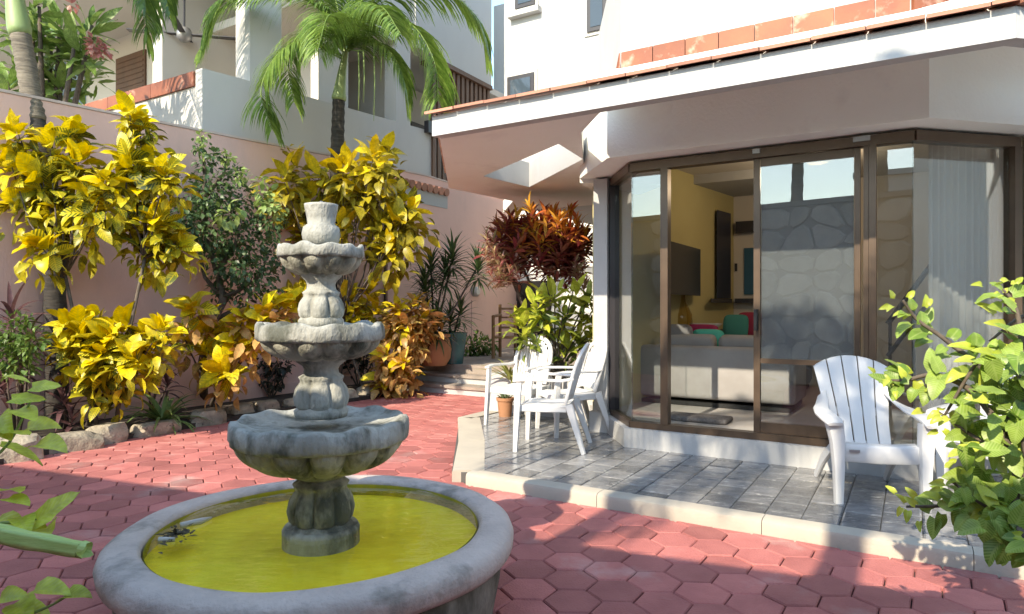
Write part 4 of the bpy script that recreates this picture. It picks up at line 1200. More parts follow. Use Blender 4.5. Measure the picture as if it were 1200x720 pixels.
YEL = LEAF('croton_yellow_leaf', (.74, .52, .010), (.96, .74, .03), (.46, .44, .03), trans=.3, veinamt=.4)
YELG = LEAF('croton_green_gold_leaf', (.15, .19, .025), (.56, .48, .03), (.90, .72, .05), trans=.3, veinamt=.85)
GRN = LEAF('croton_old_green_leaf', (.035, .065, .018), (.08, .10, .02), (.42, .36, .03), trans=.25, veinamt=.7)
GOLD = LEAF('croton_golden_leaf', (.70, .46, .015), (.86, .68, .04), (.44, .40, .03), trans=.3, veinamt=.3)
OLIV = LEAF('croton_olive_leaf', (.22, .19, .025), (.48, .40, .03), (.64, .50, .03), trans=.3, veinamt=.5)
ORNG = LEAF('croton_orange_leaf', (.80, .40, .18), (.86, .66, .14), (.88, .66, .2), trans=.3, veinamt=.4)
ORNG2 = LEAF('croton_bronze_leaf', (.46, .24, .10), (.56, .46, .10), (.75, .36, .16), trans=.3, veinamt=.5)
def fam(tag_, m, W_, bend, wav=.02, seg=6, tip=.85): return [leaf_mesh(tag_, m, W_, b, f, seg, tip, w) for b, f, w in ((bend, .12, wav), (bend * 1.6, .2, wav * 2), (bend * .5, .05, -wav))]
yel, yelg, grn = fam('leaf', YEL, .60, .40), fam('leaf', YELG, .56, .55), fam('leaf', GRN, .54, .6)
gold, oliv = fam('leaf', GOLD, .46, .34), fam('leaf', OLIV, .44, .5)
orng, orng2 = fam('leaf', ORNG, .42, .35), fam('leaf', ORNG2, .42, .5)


def croton(label, base, depth, tips, size, n, young, old, seed, spread=.25, group='croton shrubs in the bed along the pink wall', stem0=.02, frac=.55, cut=300, fork=.5, droop=.25, inner=None, ninner=14):
    r = random.Random(seed)
    base = Vector((base.x, base.y, .04))
    t = thing('croton_shrub', label, 'shrub', base, group)
    pts = [D(x, y, depth + r.uniform(-spread, spread)) for x, y in tips]
    cen = sum(pts, Vector()) / len(pts)
    low = min(p.z for p in pts); fk = base.lerp(Vector((cen.x, cen.y, low)), fork); fk.z = base.z + max(.12, (low - base.z) * fork)
    mid = base.lerp(fk, .5) + Vector((r.uniform(-.04, .04), r.uniform(-.04, .04), 0))
    part('stem', MB().tube([base - UPV * .06, mid, fk], [stem0 * 1.6, stem0 * 1.4, stem0 * 1.2], 7), m_stem, t, 'all')
    for p in pts:
        q = fk.lerp(p, .5) + Vector((r.uniform(-.07, .07), r.uniform(-.07, .07), -.06))
        part('branch', MB().tube([fk - UPV * .02, fk.lerp(q, .5) + Vector((r.uniform(-.03, .03), 0, .02)), q, p], [stem0 * .9, stem0 * .75, stem0 * .6, .005], 6), m_stem, t, 'all')
    cnt = 0
    for p in pts:
        out = (p - cen); out.z *= .6
        ax = UPV * .6 + out.normalized() * .5 + TOSUN * .6 + Vector((r.uniform(-.35, .35), r.uniform(-.35, .35), 0))
        k = min(n + r.randint(-2, 2), cut - cnt)
        if k < 3: break
        rosette(t, p, ax, k, size * r.uniform(.85, 1.15), young, old, r, frac=frac, droop=droop); cnt += k
    if inner:
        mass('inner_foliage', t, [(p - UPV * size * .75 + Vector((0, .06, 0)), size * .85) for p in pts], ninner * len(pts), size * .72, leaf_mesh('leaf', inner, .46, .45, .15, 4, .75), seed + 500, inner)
    return t


def mass(name, parent, clumps, n, size, mesh, seed, mat, dirn=None, fl=.6):
    r = random.Random(seed); v, f = raw(mesh); mb = MB()
    tot = sum(c[1] ** 2 for c in clumps)
    for c, rad in clumps:
        for i in range(int(n * rad * rad / tot)):
            d = Vector((r.gauss(0, 1), r.gauss(0, 1), r.gauss(0, 1))).normalized()
            p = Vector(c) + d * rad * r.random() ** .45
            dd = d * .6 + Vector((r.uniform(-.6, .6), r.uniform(-.6, .6), r.uniform(-.9, .3)))
            stamp(mb, v, f, p, dd, UPV + Vector((r.uniform(-fl, fl), r.uniform(-fl, fl), 0)), size * r.uniform(.6, 1.25), r.uniform(-.5, .5))
    o = part(name, mb, mat, parent, 'all'); o['kind'] = 'stuff'; return o


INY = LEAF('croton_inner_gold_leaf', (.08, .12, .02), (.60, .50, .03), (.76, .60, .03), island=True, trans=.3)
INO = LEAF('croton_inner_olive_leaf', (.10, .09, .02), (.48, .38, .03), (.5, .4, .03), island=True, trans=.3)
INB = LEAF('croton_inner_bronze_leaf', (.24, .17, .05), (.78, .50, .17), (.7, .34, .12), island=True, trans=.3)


croton('tall yellow croton with big leaves leaning over the dark palm trunk', Vector((-4.35, 7.0, 0)), 7.0,
       [(18, 150), (58, 168), (84, 148), (12, 190), (48, 205), (92, 186), (110, 222), (22, 236), (64, 240), (86, 225), (125, 208), (112, 246), (45, 286), (90, 262)], .275, 21, yel * 2 + yelg, yelg + grn, 11, .3, stem0=.014, fork=.85, inner=INY, ninner=26)
croton('slim upright yellow croton with a bare stem beside the green shrub', Vector((-4.28, 7.12, 0)), 7.1,
       [(152, 132), (164, 148), (176, 196), (148, 186), (196, 200), (160, 218), (182, 252), (163, 272), (192, 274), (206, 284), (150, 258), (178, 290)], .25, 22, yel * 2 + yelg, yelg + grn, 12, .25, stem0=.014, fork=.95, inner=INY, ninner=26)
croton('low bushy yellow croton between palm trunk and lily', G(100, 503), 6.95,
       [(82, 378), (108, 372), (138, 380), (168, 388), (190, 384), (84, 408), (118, 412), (152, 418), (182, 408), (108, 440), (140, 446), (96, 390), (128, 395)], .25, 22, yel * 2 + yelg, yelg + grn, 13, .25, stem0=.02, frac=.5, inner=INY, ninner=24)
croton('mid-height yellow croton with bronze lower leaves under the green shrub', G(245, 480), 8.1,
       [(222, 358), (242, 382), (214, 392), (262, 388), (286, 372), (312, 366), (332, 356), (300, 388), (258, 432), (240, 412), (276, 400)], .30, 22, gold + yel, yelg + orng2, 14, .3, stem0=.018, frac=.5, inner=INB)
croton('large golden croton spreading behind the fountain top', Vector((-2.75, 10.3, 0)), 10.1,
       [(338, 186), (330, 204), (372, 202), (402, 192), (424, 200), (438, 182), (450, 176), (332, 228), (362, 232), (390, 238), (420, 222), (450, 214), (470, 232), (480, 246), (462, 256), (402, 262), (440, 262), (472, 268), (352, 270), (456, 288)], .38, 15, gold * 3 + oliv, oliv, 15, .4, stem0=.02, frac=.65, inner=INO, ninner=34)
croton('small golden croton low behind the fountain stem', Vector((-2.3, 10.4, 0)), 10.3,
       [(408, 348), (432, 342), (416, 368), (352, 342), (346, 362), (438, 362), (400, 380)], .36, 18, gold, oliv, 16, .25, stem0=.016, inner=INO)
croton('orange and gold croton beside the entrance steps', G(462, 462), 10.35,
       [(486, 354), (500, 364), (456, 376), (474, 378), (490, 386), (460, 398), (482, 404), (450, 416), (470, 424), (446, 438), (494, 376), (466, 362), (478, 440), (456, 446)], .28, 21, orng + gold, orng2, 17, .3, stem0=.016, frac=.5, inner=INB, ninner=30)

# ------------------------------------------------------------------ gnarled green shrub
GL = LEAF('dark_green_small_leaf', (.04, .085, .04), (.12, .20, .07), island=True, trans=.25)
GLL = LEAF('pale_green_tip_leaf', (.24, .36, .10), (.42, .52, .18), island=True, trans=.35)
ob3 = leaf_mesh('leaf', GL, .55, .3, .1, 3, .8)
gb = G(236, 478); gs = thing('green_shrub', 'dark green small-leaved shrub with gnarled trunk between the yellow crotons', 'shrub', (gb.x, gb.y, .04))
dd = 8.75
cl_ = [(D(x, y, dd + random.Random(i).uniform(-.3, .3)), r_) for i, (x, y, r_) in enumerate([(225, 232, .34), (250, 222, .30), (280, 240, .36), (215, 262, .28), (245, 268, .38), (285, 282, .36), (312, 262, .26), (268, 310, .30), (300, 318, .30), (322, 300, .22), (262, 338, .2), (290, 345, .2), (240, 190, .14), (232, 172, .09), (252, 180, .1), (275, 200, .14), (262, 182, .08), (318, 340, .14)])]
mass('foliage', gs, cl_, 3000, .085, ob3, 5, GL)
mass('sprouts', gs, [(D(236, 160, 8.7), .09), (D(240, 178, 8.6), .1), (D(264, 186, 8.6), .1), (D(284, 206, 8.5), .1)], 140, .075, ob3, 6, GLL)
mass('tip_foliage', gs, [(D(308, 228, 8.35), .12), (D(318, 240, 8.3), .14), (D(268, 250, 8.35), .16), (D(305, 212, 8.4), .08), (D(330, 246, 8.3), .08)], 120, .12, ob3, 8, GLL)
tr1 = [gb + Vector((0, .1, 0)), D(236, 430, 8.7), D(246, 385, 8.75), D(262, 352, 8.7), D(254, 318, 8.8), D(240, 270, 8.8)]
part('trunk', MB().tube(tr1, [.06, .055, .05, .055, .04, .02], 8), m_stem, gs, 'all')
for q in ([D(258, 350, 8.7), D(278, 342, 8.7), D(302, 325, 8.75), D(318, 290, 8.7)], [D(262, 352, 8.7), D(240, 325, 8.8), D(232, 290, 8.8), D(222, 250, 8.8)], [D(254, 318, 8.8), D(275, 290, 8.75), D(285, 250, 8.7)], [D(240, 270, 8.8), D(240, 200, 8.75), D(236, 155, 8.7)], [D(248, 378, 8.75), D(268, 366, 8.8), D(290, 358, 8.8)], [D(240, 230, 8.75), D(262, 205, 8.7), D(266, 180, 8.65)]):
    part('limb', MB().tube(q, [.04] + [.025] * (len(q) - 2) + [.006], 6), m_stem, gs, 'all')

# ------------------------------------------------------------------ red croton and broad yellow-green plant in the white planter
plb = thing('planter', 'low white planter wall behind the slat-back armchairs', 'planter', W(-3.75, 7.2, ZP))
part('planter_wall', MB().hbox(-4.62, -2.96, 7.01, 7.16, ZP - .01, .56), m_white, plb)
part('planter_wall', MB().hbox(-4.62, -4.47, 7.165, 8.9, ZP - .01, .56), m_white, plb)
part('soil', MB().hbox(-4.465, -2.96, 7.165, 8.9, LZ + .002, .50), m_soil, plb)
RL = LEAF('red_croton_leaf', (.24, .03, .045), (.30, .11, .05), island=True, trans=.3)
RL2 = LEAF('orange_tip_croton_leaf', (.66, .13, .05), (.70, .46, .06), island=True, trans=.35)
RL3 = LEAF('pink_croton_leaf', (.42, .12, .13), (.42, .36, .17), island=True, trans=.35)
nar = leaf_mesh('leaf', RL, .20, .35, .1, 3, .9)
def whorls(name, parent, cents, n, size, mesh, seed, mat, jit=.5):
    r = random.Random(seed); v, f = raw(mesh); mb = MB()
    for c in cents:
        ax = (UPV + Vector((r.uniform(-jit, jit), r.uniform(-jit, jit), r.uniform(-.2, .3)))).normalized(); a0 = ax.orthogonal().normalized(); b0 = ax.cross(a0)
        for i in range(n):
            t = i / n; ang = i * 2.4; tl = R(15 + 85 * t); rad = a0 * math.cos(ang) + b0 * math.sin(ang)
            stamp(mb, v, f, Vector(c) - ax * size * .8 * t, ax * math.cos(tl) + rad * math.sin(tl) - UPV * .15 * t, ax, size * r.uniform(.7, 1.2), r.uniform(-.4, .4))
    o = part(name, mb, mat, parent, 'all'); o['kind'] = 'stuff'; return o
rb = D(632, 430, 8.6); rb.z = .5
rc = thing('red_croton', 'dark red narrow-leaved croton behind the slat-back armchairs', 'shrub', rb)
r = random.Random(21)
def cloud(n, cx, cy, rx, ry, d, sp, r):
    out = []
    while len(out) < n:
        a, b, c = r.uniform(-1, 1), r.uniform(-1, 1), r.uniform(-1, 1)
        if a * a + b * b + c * c > 1: continue
        out.append(D(cx + a * rx, cy + b * ry, d + c * sp))
    return out
whorls('foliage', rc, cloud(85, 632, 290, 58, 36, 8.55, .5, r) + cloud(20, 660, 285, 34, 30, 8.5, .4, r) + cloud(14, 612, 275, 36, 28, 8.5, .4, r), 18, .23, nar, 22, RL)
whorls('tips', rc, [D(x, y, 8.35 + r.uniform(-.25, .25)) for x, y in ((605, 252), (622, 246), (640, 252), (655, 258), (668, 250), (676, 262), (660, 270), (640, 275), (625, 266), (600, 265), (588, 272), (684, 275), (650, 250), (630, 282), (612, 282), (668, 268))], 17, .22, nar, 23, RL2)
whorls('pale_side_foliage', rc, cloud(34, 592, 312, 20, 20, 8.35, .3, r) + cloud(10, 574, 288, 10, 16, 8.3, .2, r) + cloud(10, 680, 320, 12, 22, 8.3, .2, r), 12, .14, nar, 24, RL3)
for q in ([rb, D(628, 390, 8.6), D(626, 345, 8.55), D(612, 310, 8.5)], [rb, D(640, 380, 8.6), D(648, 340, 8.55), D(655, 300, 8.5)], [D(628, 390, 8.6), D(610, 350, 8.5), D(600, 325, 8.45)]):
    part('stem', MB().tube(q, [.035, .03, .025, .012][:len(q)], 6), m_stem, rc, 'all')
YG = LEAF('broad_yellow_green_leaf', (.30, .40, .04), (.62, .62, .06), (.66, .64, .12), trans=.35, veinamt=.5)
YG2 = LEAF('broad_green_leaf', (.07, .14, .03), (.22, .30, .05), (.4, .42, .08), trans=.3, veinamt=.5)
yg, yg2 = fam('leaf', YG, .32, .3), fam('leaf', YG2, .32, .4)
bb = D(655, 430, 7.9); bb.z = .5
bp = thing('broadleaf_shrub', 'yellow-green broad-leaved shrub in the planter behind the armchairs', 'shrub', bb)
r = random.Random(31)
tips = [D(x, y, 7.9 + r.uniform(-.3, .3)) for x, y in ((628, 352), (650, 345), (672, 340), (690, 350), (612, 372), (636, 372), (660, 368), (684, 372), (620, 392), (648, 392), (676, 396), (610, 380), (694, 395), (640, 350), (664, 405))]
shrub_stems(bp, bb, tips, m_stem, r, .018)
for p in tips: rosette(bp, p, UPV + TOSUN * .5 + Vector((r.uniform(-.4, .4), r.uniform(-.3, .3), 0)), 14, .30, yg, yg2, r, frac=.55)
# small spiky variegated plant next to the near planter corner
SP = LEAF('striped_strap_leaf', (.22, .26, .06), (.42, .40, .14), trans=.3)
strap = [leaf_mesh('leaf', SP, .10, b, .15, 6, .45) for b in (.45, .7, .9)]
def tuft(name, label, cat, c, n, size, meshes, seed, up=.9, group=None, spread=1.0):
    r = random.Random(seed); t = thing(name, label, cat, c, group)
    for i in range(n):
        a = i * 2.4 + r.uniform(-.3, .3); e = r.uniform(.25, 1.15) * spread
        d = Vector((math.cos(a) * math.sin(e), math.sin(a) * math.sin(e), math.cos(e) * up))
        place(r.choice(meshes), t, Vector(c) + Vector((math.cos(a), math.sin(a), 0)) * .02, d, UPV, size * r.uniform(.7, 1.2), r.uniform(-.2, .2))
    return t
c_ = D(598, 440, 8.15); c_.z = .50
tuft('spider_plant', 'pale striped spider plant drooping over the planter corner', 'plant', c_, 34, .40, strap, 41)
LIL = LEAF('lily_leaf', (.12, .21, .06), (.26, .38, .12), trans=.3)
lil = [leaf_mesh('leaf', LIL, .085, b, .2, 7, .4) for b in (.5, .75, 1.0)]
lc = G(190, 506); lc.z = .05; lc += Vector((-.05, .12, 0))
tuft('lily_plant', 'arching green strap-leaved lily spilling over the edging stones', 'plant', lc, 40, .62, lil, 42, .8)
TI = LEAF('cordyline_leaf', (.09, .04, .045), (.22, .11, .11), trans=.25)
ti = [leaf_mesh('leaf', TI, .13, b, .15, 6, .5) for b in (.3, .5, .8)]
def ti_plant(label, base, heads, size, seed, n=16):
    r = random.Random(seed); t = thing('cordyline', label, 'plant', (base.x, base.y, .04), 'cordylines in the bed')
    for h in heads:
        part('stem', MB().tube([base, base.lerp(h, .5) + Vector((.02, 0, 0)), h], [.016, .013, .01], 6), m_stem, t, 'all')
        for i in range(n):
            a = i * 2.4; e = R(15 + 95 * i / n); d = Vector((math.cos(a) * math.sin(e), math.sin(a) * math.sin(e), math.cos(e)))
            place(r.choice(ti), t, h - UPV * .12 * i / n, d, UPV, size * r.uniform(.8, 1.15), r.uniform(-.3, .3))
ti_plant('purple-leaved cordyline against the pink wall by the frame of green leaves', G(22, 512), [D(14, 372, 6.9), D(24, 430, 6.75), D(4, 455, 6.7), D(34, 398, 7.0)], .42, 51)
ti_plant('small dark cordyline at the foot of the palm trunk', G(75, 508), [D(74, 470, 6.9), D(84, 490, 6.85)], .36, 52, 13)
ti_plant('dusky cordyline standing behind the lily', G(176, 492), [D(172, 440, 7.9), D(186, 420, 8.0), D(196, 450, 7.9)], .34, 53, 14)
# low ferny green plants at the left edge
FER = LEAF('ferny_green_leaf', (.08, .16, .03), (.18, .28, .06), island=True, trans=.3)
ft_m = leaf_mesh('leaf', FER, .4, .3, .1, 3, .8)
fb = G(20, 520); fn = thing('ferny_shrub', 'fine-leaved light green shrub in front of the cordyline', 'shrub', (fb.x, fb.y, .04))
mass('foliage', fn, [(D(18, 392, 6.5), .22), (D(38, 402, 6.4), .15), (D(5, 415, 6.45), .2), (D(20, 425, 6.4), .16)], 700, .075, ft_m, 61, FER)
for k in range(3): part('stem', MB().tube([fb, D(10 + k * 12, 460, 6.5), D(6 + k * 15, 400, 6.45)], [.012, .01, .005], 5), m_stem, fn, 'all')
# dark low shrubs under the crotons behind the fountain
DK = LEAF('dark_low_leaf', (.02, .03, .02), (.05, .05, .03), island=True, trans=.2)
for k, (px, py, lab) in enumerate(((318, 462, 'dark low shrub below the fountain middle bowl'), (342, 452, 'dark twiggy shrub behind the fountain pillar'), (420, 448, 'dark small shrub between fountain and orange croton'))):
    b = G(px, py + 8); t = thing('low_shrub', lab, 'shrub', (b.x, b.y, .04), 'dark low shrubs in the bed')
    mass('foliage', t, [(D(px, py - 22, b.y + .1), .22), (D(px + 12, py - 34, b.y + .1), .18), (D(px - 14, py - 36, b.y + .1), .16)], 260, .1, ob3, 70 + k, DK)
    for j in range(4): part('stem', MB().tube([b, D(px - 18 + 12 * j, py - 26, b.y), D(px - 24 + 16 * j, py - 60, b.y + .1)], [.014, .01, .005], 5), m_stem, t, 'all')

# ------------------------------------------------------------------ pots by the steps
def potat(label, c, prof, mat, z=LZ):
    t = tag(ob('plant_pot', MB().lathe(prof, (0, 0, 0), 40), mat, smooth=True), label, 'pot'); t.location = (c.x, c.y, z); return t
pc = D(509, 420, 11.15)
potat('large round terracotta pot on the entrance landing', pc, [(0, 0), (.20, 0), (.27, .12), (.29, .28), (.26, .42), (.24, .46), (.27, .48), (.27, .53), (.23, .53), (.22, .46), (0, .45)], m_pot)
pc2 = D(531, 415, 11.5)
potat('teal glazed pot beside the round terracotta pot', pc2, [(0, 0), (.17, 0), (.20, .2), (.24, .5), (.25, .54), (.21, .54), (.2, .47), (0, .46)], m_teal)
DR = LEAF('dracaena_leaf', (.04, .08, .03), (.11, .18, .06), island=True, trans=.2)
drl = leaf_mesh('leaf', DR, .095, .4, .15, 5, .4)
def dracaena(label, base, heads, seed, size, n):
    r = random.Random(seed); t = thing('dracaena', label, 'plant', base); v, f = raw(drl)
    for h in heads:
        part('stem', MB().tube([base, base.lerp(h, .5) + Vector((r.uniform(-.05, .05), 0, 0)), h], [.022, .018, .014], 6), m_stem, t, 'all')
        mb = MB()
        for i in range(n):
            a = i * 2.4; e = R(8 + 115 * i / n); d = Vector((math.cos(a) * math.sin(e), math.sin(a) * math.sin(e), math.cos(e)))
            stamp(mb, v, f, h - UPV * .25 * i / n, d, UPV, size * r.uniform(.75, 1.15), r.uniform(-.3, .3))
        part('leaf_head', mb, DR, t, 'all')
dracaena('dark spiky dracaena growing from the terracotta pot', Vector((pc.x, pc.y, LZ + .45)), [D(505, 312, 11.1), D(522, 318, 11.2), D(498, 335, 11.0), D(530, 300, 11.2), D(560, 312, 11.3), D(512, 378, 11.0)], 81, .46, 66)
dracaena('dark strappy plant growing from the teal pot', Vector((pc2.x, pc2.y, LZ + .45)), [D(528, 372, 11.4), D(540, 362, 11.4)], 82, .40, 50)
lb = D(556, 412, 13.2); lb.z = LZ
lt = thing('groundcover_plant', 'low bright green plant at the foot of the far pink wall', 'plant', lb)
mass('foliage', lt, [(D(548, 408, 13.2), .22), (D(560, 404, 13.4), .26), (D(572, 406, 13.4), .2)], 380, .12, ft_m, 83, FER)
# aloe in a small pot
pa = G(592, 488, ZP)
ap_ = potat('small terracotta pot beside the slat-back armchair', pa, [(0, 0), (.075, 0), (.095, .19), (.105, .19), (.108, .225), (.088, .225), (.085, .19), (0, .185)], m_pot, ZP)
AL = LEAF('aloe_leaf', (.12, .18, .09), (.2, .27, .14), trans=.1)
alm = [leaf_mesh('leaf', AL, .18, .05, .5, 4, .35), leaf_mesh('leaf', AL, .18, -.1, .5, 4, .35)]
tuft('aloe', 'stubby grey-green aloe in the small terracotta pot', 'plant', Vector((pa.x, pa.y, ZP + .19)), 16, .15, alm, 84, 1.2)
# cane chair in the far recess
kb = D(592, 410, 13.0)
kc = thing('cane_chair', 'brown cane folding chair by the dark doorway', 'chair', (kb.x, kb.y, LZ))
for px in (586, 604):
    p = D(px, 360, 13.0); part('post', MB().tube([(p.x, p.y, LZ), (p.x, p.y, H + (360 - 357) / F * 13)], .035, 6), m_cane, kc)
for py in (362, 372, 384, 396): part('rung', MB().tube([D(586, py, 13.0), D(604, py, 13.0)], .022, 6), m_cane, kc)
p = D(578, 360, 12.6); part('post', MB().tube([(p.x, p.y, LZ), (p.x, p.y, H - 10 / F * 12.6)], .035, 6), m_cane, kc)
part('arm', MB().tube([D(578, 371, 12.6), D(587, 369, 13.0)], .03, 6), m_cane, kc)
part('seat', MB().box(kb.x - .2, kb.x + .25, 12.6, 13.0, LZ + .38, LZ + .42), m_cane, kc)

# ------------------------------------------------------------------ palms
FR = LEAF('palm_leaflet', (.10, .20, .03), (.26, .38, .08), island=True, trans=.35, rough=.35)
FRD = LEAF('dark_palm_leaflet', (.07, .14, .03), (.16, .26, .05), island=True, trans=.3, rough=.35)
def bez(pts, n):
    pts = [Vector(p) for p in pts]; out = []
    P = [pts[0] * 2 - pts[1]] + pts + [pts[-1] * 2 - pts[-2]]; m = len(pts) - 1
    for k in range(n + 1):
        s = k / n * m; i = min(int(s), m - 1); t = s - i; a, b, c, d = P[i:i + 4]
        out.append(.5 * ((2 * b) + (c - a) * t + (2 * a - 5 * b + 4 * c - d) * t * t + (3 * b - a - 3 * c + d) * t ** 3))
    return out
def frond(parent, pts, ll, seed, mat=None, n=46, wid=.028, hang=.8, stiff=.35):
    r = random.Random(seed); path = bez(pts, n); mb = MB()
    mb.tube(path[::3] if (len(path) - 1) % 3 == 0 else path[::3] + [path[-1]], [.022 * (1 - .8 * i / (n / 3 + 1)) for i in range(len(path[::3] if (len(path) - 1) % 3 == 0 else path[::3] + [path[-1]]))], 5)
    for i in range(4, n + 1):
        t = i / n; tg = (path[min(i + 1, n)] - path[i - 1]).normalized()
        sd = tg.cross(UPV); sd = sd.normalized() if sd.length > .05 else Vector((1, 0, 0))
        L_ = ll * (.45 + .55 * math.sin(math.pi * min(1, t * .9 + .08))) * r.uniform(.85, 1.1)
        for s in (-1, 1):
            for rep in range(2):
                d = (sd * s * .8 + tg * (.45 + .5 * t) + UPV * r.uniform(-.15, .35)).normalized(); p = path[i] + tg * r.uniform(-.02, .02)
                q = [p]; v = d
                for k in range(4):
                    v = (v - UPV * hang * (.28 + .2 * k) * r.uniform(.7, 1.2)).normalized() if k else (d - UPV * .12).normalized()
                    q.append(q[-1] + v * L_ / 4)
                nrm = d.cross(UPV); nrm = nrm.normalized() if nrm.length > .05 else sd
                ww = (.35, 1, .9, .6, .05); vs = []
                for k in range(5):
                    tw = nrm * math.cos(.7 * s + k * .25) + (UPV.cross(nrm)) * .4
                    vs += [q[k] - tw * wid / 2 * ww[k], q[k] + tw * wid / 2 * ww[k]]
                mb.add(vs, [(2 * k, 2 * k + 1, 2 * k + 3, 2 * k + 2) for k in range(4)])
    return part('frond', mb, mat or FR, parent, 'all')
def ringed(pts, rad, n=40, amp=.06):
    path = bez(pts, n); return path, [(rad[0] + (rad[1] - rad[0]) * i / n) * (1 + amp * (1 if i % 2 else -.5)) for i in range(n + 1)]

# palm behind the fountain
pd_ = 10.7
b = Vector(((392 - 600) / F * pd_, pd_, 0))
p1 = thing('palm_tree', 'slender palm with green crownshaft rising behind the golden croton', 'palm', (b.x, b.y, .04), 'palms in the bed')
path, rad = ringed([b, D(393, 300, pd_), D(395, 190, pd_), D(397, 116, pd_)], (.13, .095)); part('trunk', MB().tube(path, rad, 14), m_trunkd, p1, 'all')
part('crownshaft', MB().tube(bez([D(397, 118, pd_), D(398, 108, pd_), D(401, 85, pd_), D(406, 55, pd_)], 12), [.105, .12, .118, .11, .10, .095, .085, .078, .07, .06, .055, .05, .04], 12), m_shaft, p1, 'all')
crown = D(407, 58, pd_)
FL = [([(404, 62, 0), (372, 8, -.2), (318, -8, -.5), (262, 8, -.7), (236, 60, -.8)], .62), ([(402, 66, 0), (365, 52, -.5), (328, 62, -.9), (306, 105, -1.1), (318, 150, -1.2)], .58),
      ([(408, 58, 0), (432, 22, -.3), (480, 28, -.7), (508, 70, -.9), (514, 118, -1.0)], .66), ([(408, 56, 0), (445, 0, .0), (510, -14, -.2), (556, 18, -.3), (572, 62, -.3)], .62),
      ([(406, 55, 0), (410, -10, -.2), (420, -60, -.5), (440, -80, -.9)], .6), ([(406, 55, 0), (385, -20, .3), (340, -60, .5), (290, -50, .7)], .6), ([(407, 55, 0), (440, -30, .4), (500, -60, .8), (540, -40, 1.0)], .6),
      ([(404, 62, 0), (380, 40, -.3), (352, 40, -.7), (338, 72, -.9), (344, 118, -1.0)], .5), ([(408, 60, 0), (428, 48, -.2), (452, 56, -.4), (470, 84, -.5), (478, 120, -.5)], .5), ([(405, 60, 0), (396, 25, -.8), (384, 20, -1.5), (372, 60, -2.0)], .55), ([(407, 60, 0), (424, 20, -.7), (446, 8, -1.4), (470, 40, -1.9)], .55), ([(406, 55, 0), (400, 0, .7), (396, -10, 1.3), (390, 30, 1.9)], .55)]
for k, (q, ll) in enumerate(FL): frond(p1, [D(x, y, pd_ + dz) for x, y, dz in q], ll * 1.3, 100 + k, hang=.72, n=78, wid=.03)
for k, (x, y0, y1) in enumerate(((420, 60, 130), (426, 60, 120), (438, 50, 142), (446, 50, 95))):
    part('hanging_strand', MB().tube([crown, D(x, y0, pd_ - .4), D(x + 1, (y0 + y1) / 2, pd_ - .5), D(x, y1, pd_ - .5)], [.008, .012, .01, .004], 5), m_green_stem, p1, 'all')
part('fruit_stalk', MB().tube([D(402, 70, pd_), D(360, 48, pd_ - .4), D(340, 52, pd_ - .5)], [.015, .012, .008], 5), m_green_stem, p1, 'all')

# palm at the left edge
b = G(65, 500); pl_ = 7.45; b = Vector(((66 - 600) / F * pl_, pl_, 0))
p2 = thing('palm_tree', 'grey ringed palm trunk leaning up past the tall yellow croton', 'palm', (b.x, b.y, .04), 'palms in the bed')
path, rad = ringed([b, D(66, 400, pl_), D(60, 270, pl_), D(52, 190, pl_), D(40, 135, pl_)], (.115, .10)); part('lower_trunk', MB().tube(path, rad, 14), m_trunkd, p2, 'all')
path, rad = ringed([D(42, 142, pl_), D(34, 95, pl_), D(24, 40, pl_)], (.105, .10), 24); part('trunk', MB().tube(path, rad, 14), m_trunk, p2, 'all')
part('crownshaft', MB().tube(bez([D(24, 42, pl_), D(19, 10, pl_), D(10, -60, pl_)], 8), [.105, .118, .115, .11, .10, .09, .08, .07, .06], 12), m_shaft, p2, 'all')
FL2 = [[(8, -60, 0), (60, -130, -.2), (130, -90, -.4), (165, -20, -.5), (172, 40, -.5)], [(8, -60, 0), (90, -110, .3), (160, -60, .4), (192, 0, .4)], [(8, -60, 0), (110, -110, .1), (178, -50, .1), (198, 12, .1)], [(8, -60, 0), (-60, -120, 0), (-130, -80, 0), (-170, 0, 0)], [(8, -60, 0), (20, -150, -.6), (40, -140, -1.2), (60, -60, -1.7)], [(8, -60, 0), (0, -150, .6), (-20, -150, 1.2), (-40, -90, 1.8)], [(8, -60, 0), (60, -160, .4), (120, -180, .9), (190, -140, 1.4)]]
for k, q in enumerate(FL2): frond(p2, [D(x, y, pl_ + dz) for x, y, dz in q], .55, 130 + k, FRD if k != 1 else FR, hang=.8, wid=.042, n=60)

# two street palms behind the stone wall (they shade the porch and show in the glass)
def tall_palm(label, base, top, seed, lean=(0, 0), nfr=13, fl=2.0):
    r = random.Random(seed); t = thing('palm_tree', label, 'palm', base, 'street palms behind the stone wall')
    tp_ = Vector((base[0] + lean[0], base[1] + lean[1], top)); path, rad = ringed([base, Vector(base).lerp(tp_, .5) + Vector((lean[0] * -.12, 0, 0)), tp_], (.14, .095))
    part('trunk', MB().tube(path, rad, 12), m_trunk, t, 'all'); part('crownshaft', MB().tube([tp_, tp_ + UPV * .3, tp_ + UPV * .7], [.11, .1, .05], 10), m_shaft, t, 'all')
    o = tp_ + UPV * .6
    for i in range(nfr):
        a = i * 2.4 + r.uniform(-.2, .2); e = R(75 - 70 * i / nfr); h = Vector((math.cos(a), math.sin(a), 0)); L_ = fl * r.uniform(.85, 1.1)
        frond(t, [o, o + h * L_ * .35 * math.cos(e) + UPV * L_ * .38 * math.sin(e), o + h * L_ * .72 + UPV * (L_ * .45 * math.sin(e) - .1), o + h * L_ * (.95) + UPV * (L_ * .34 * math.sin(e) - .5)], .52, seed * 20 + i, n=34, wid=.036, hang=.8)
tall_palm('tall street palm mirrored in the sliding glass', (-1.25, -1.15, -.02), 5.75, 5, (-.15, -.1), 9, 1.75)
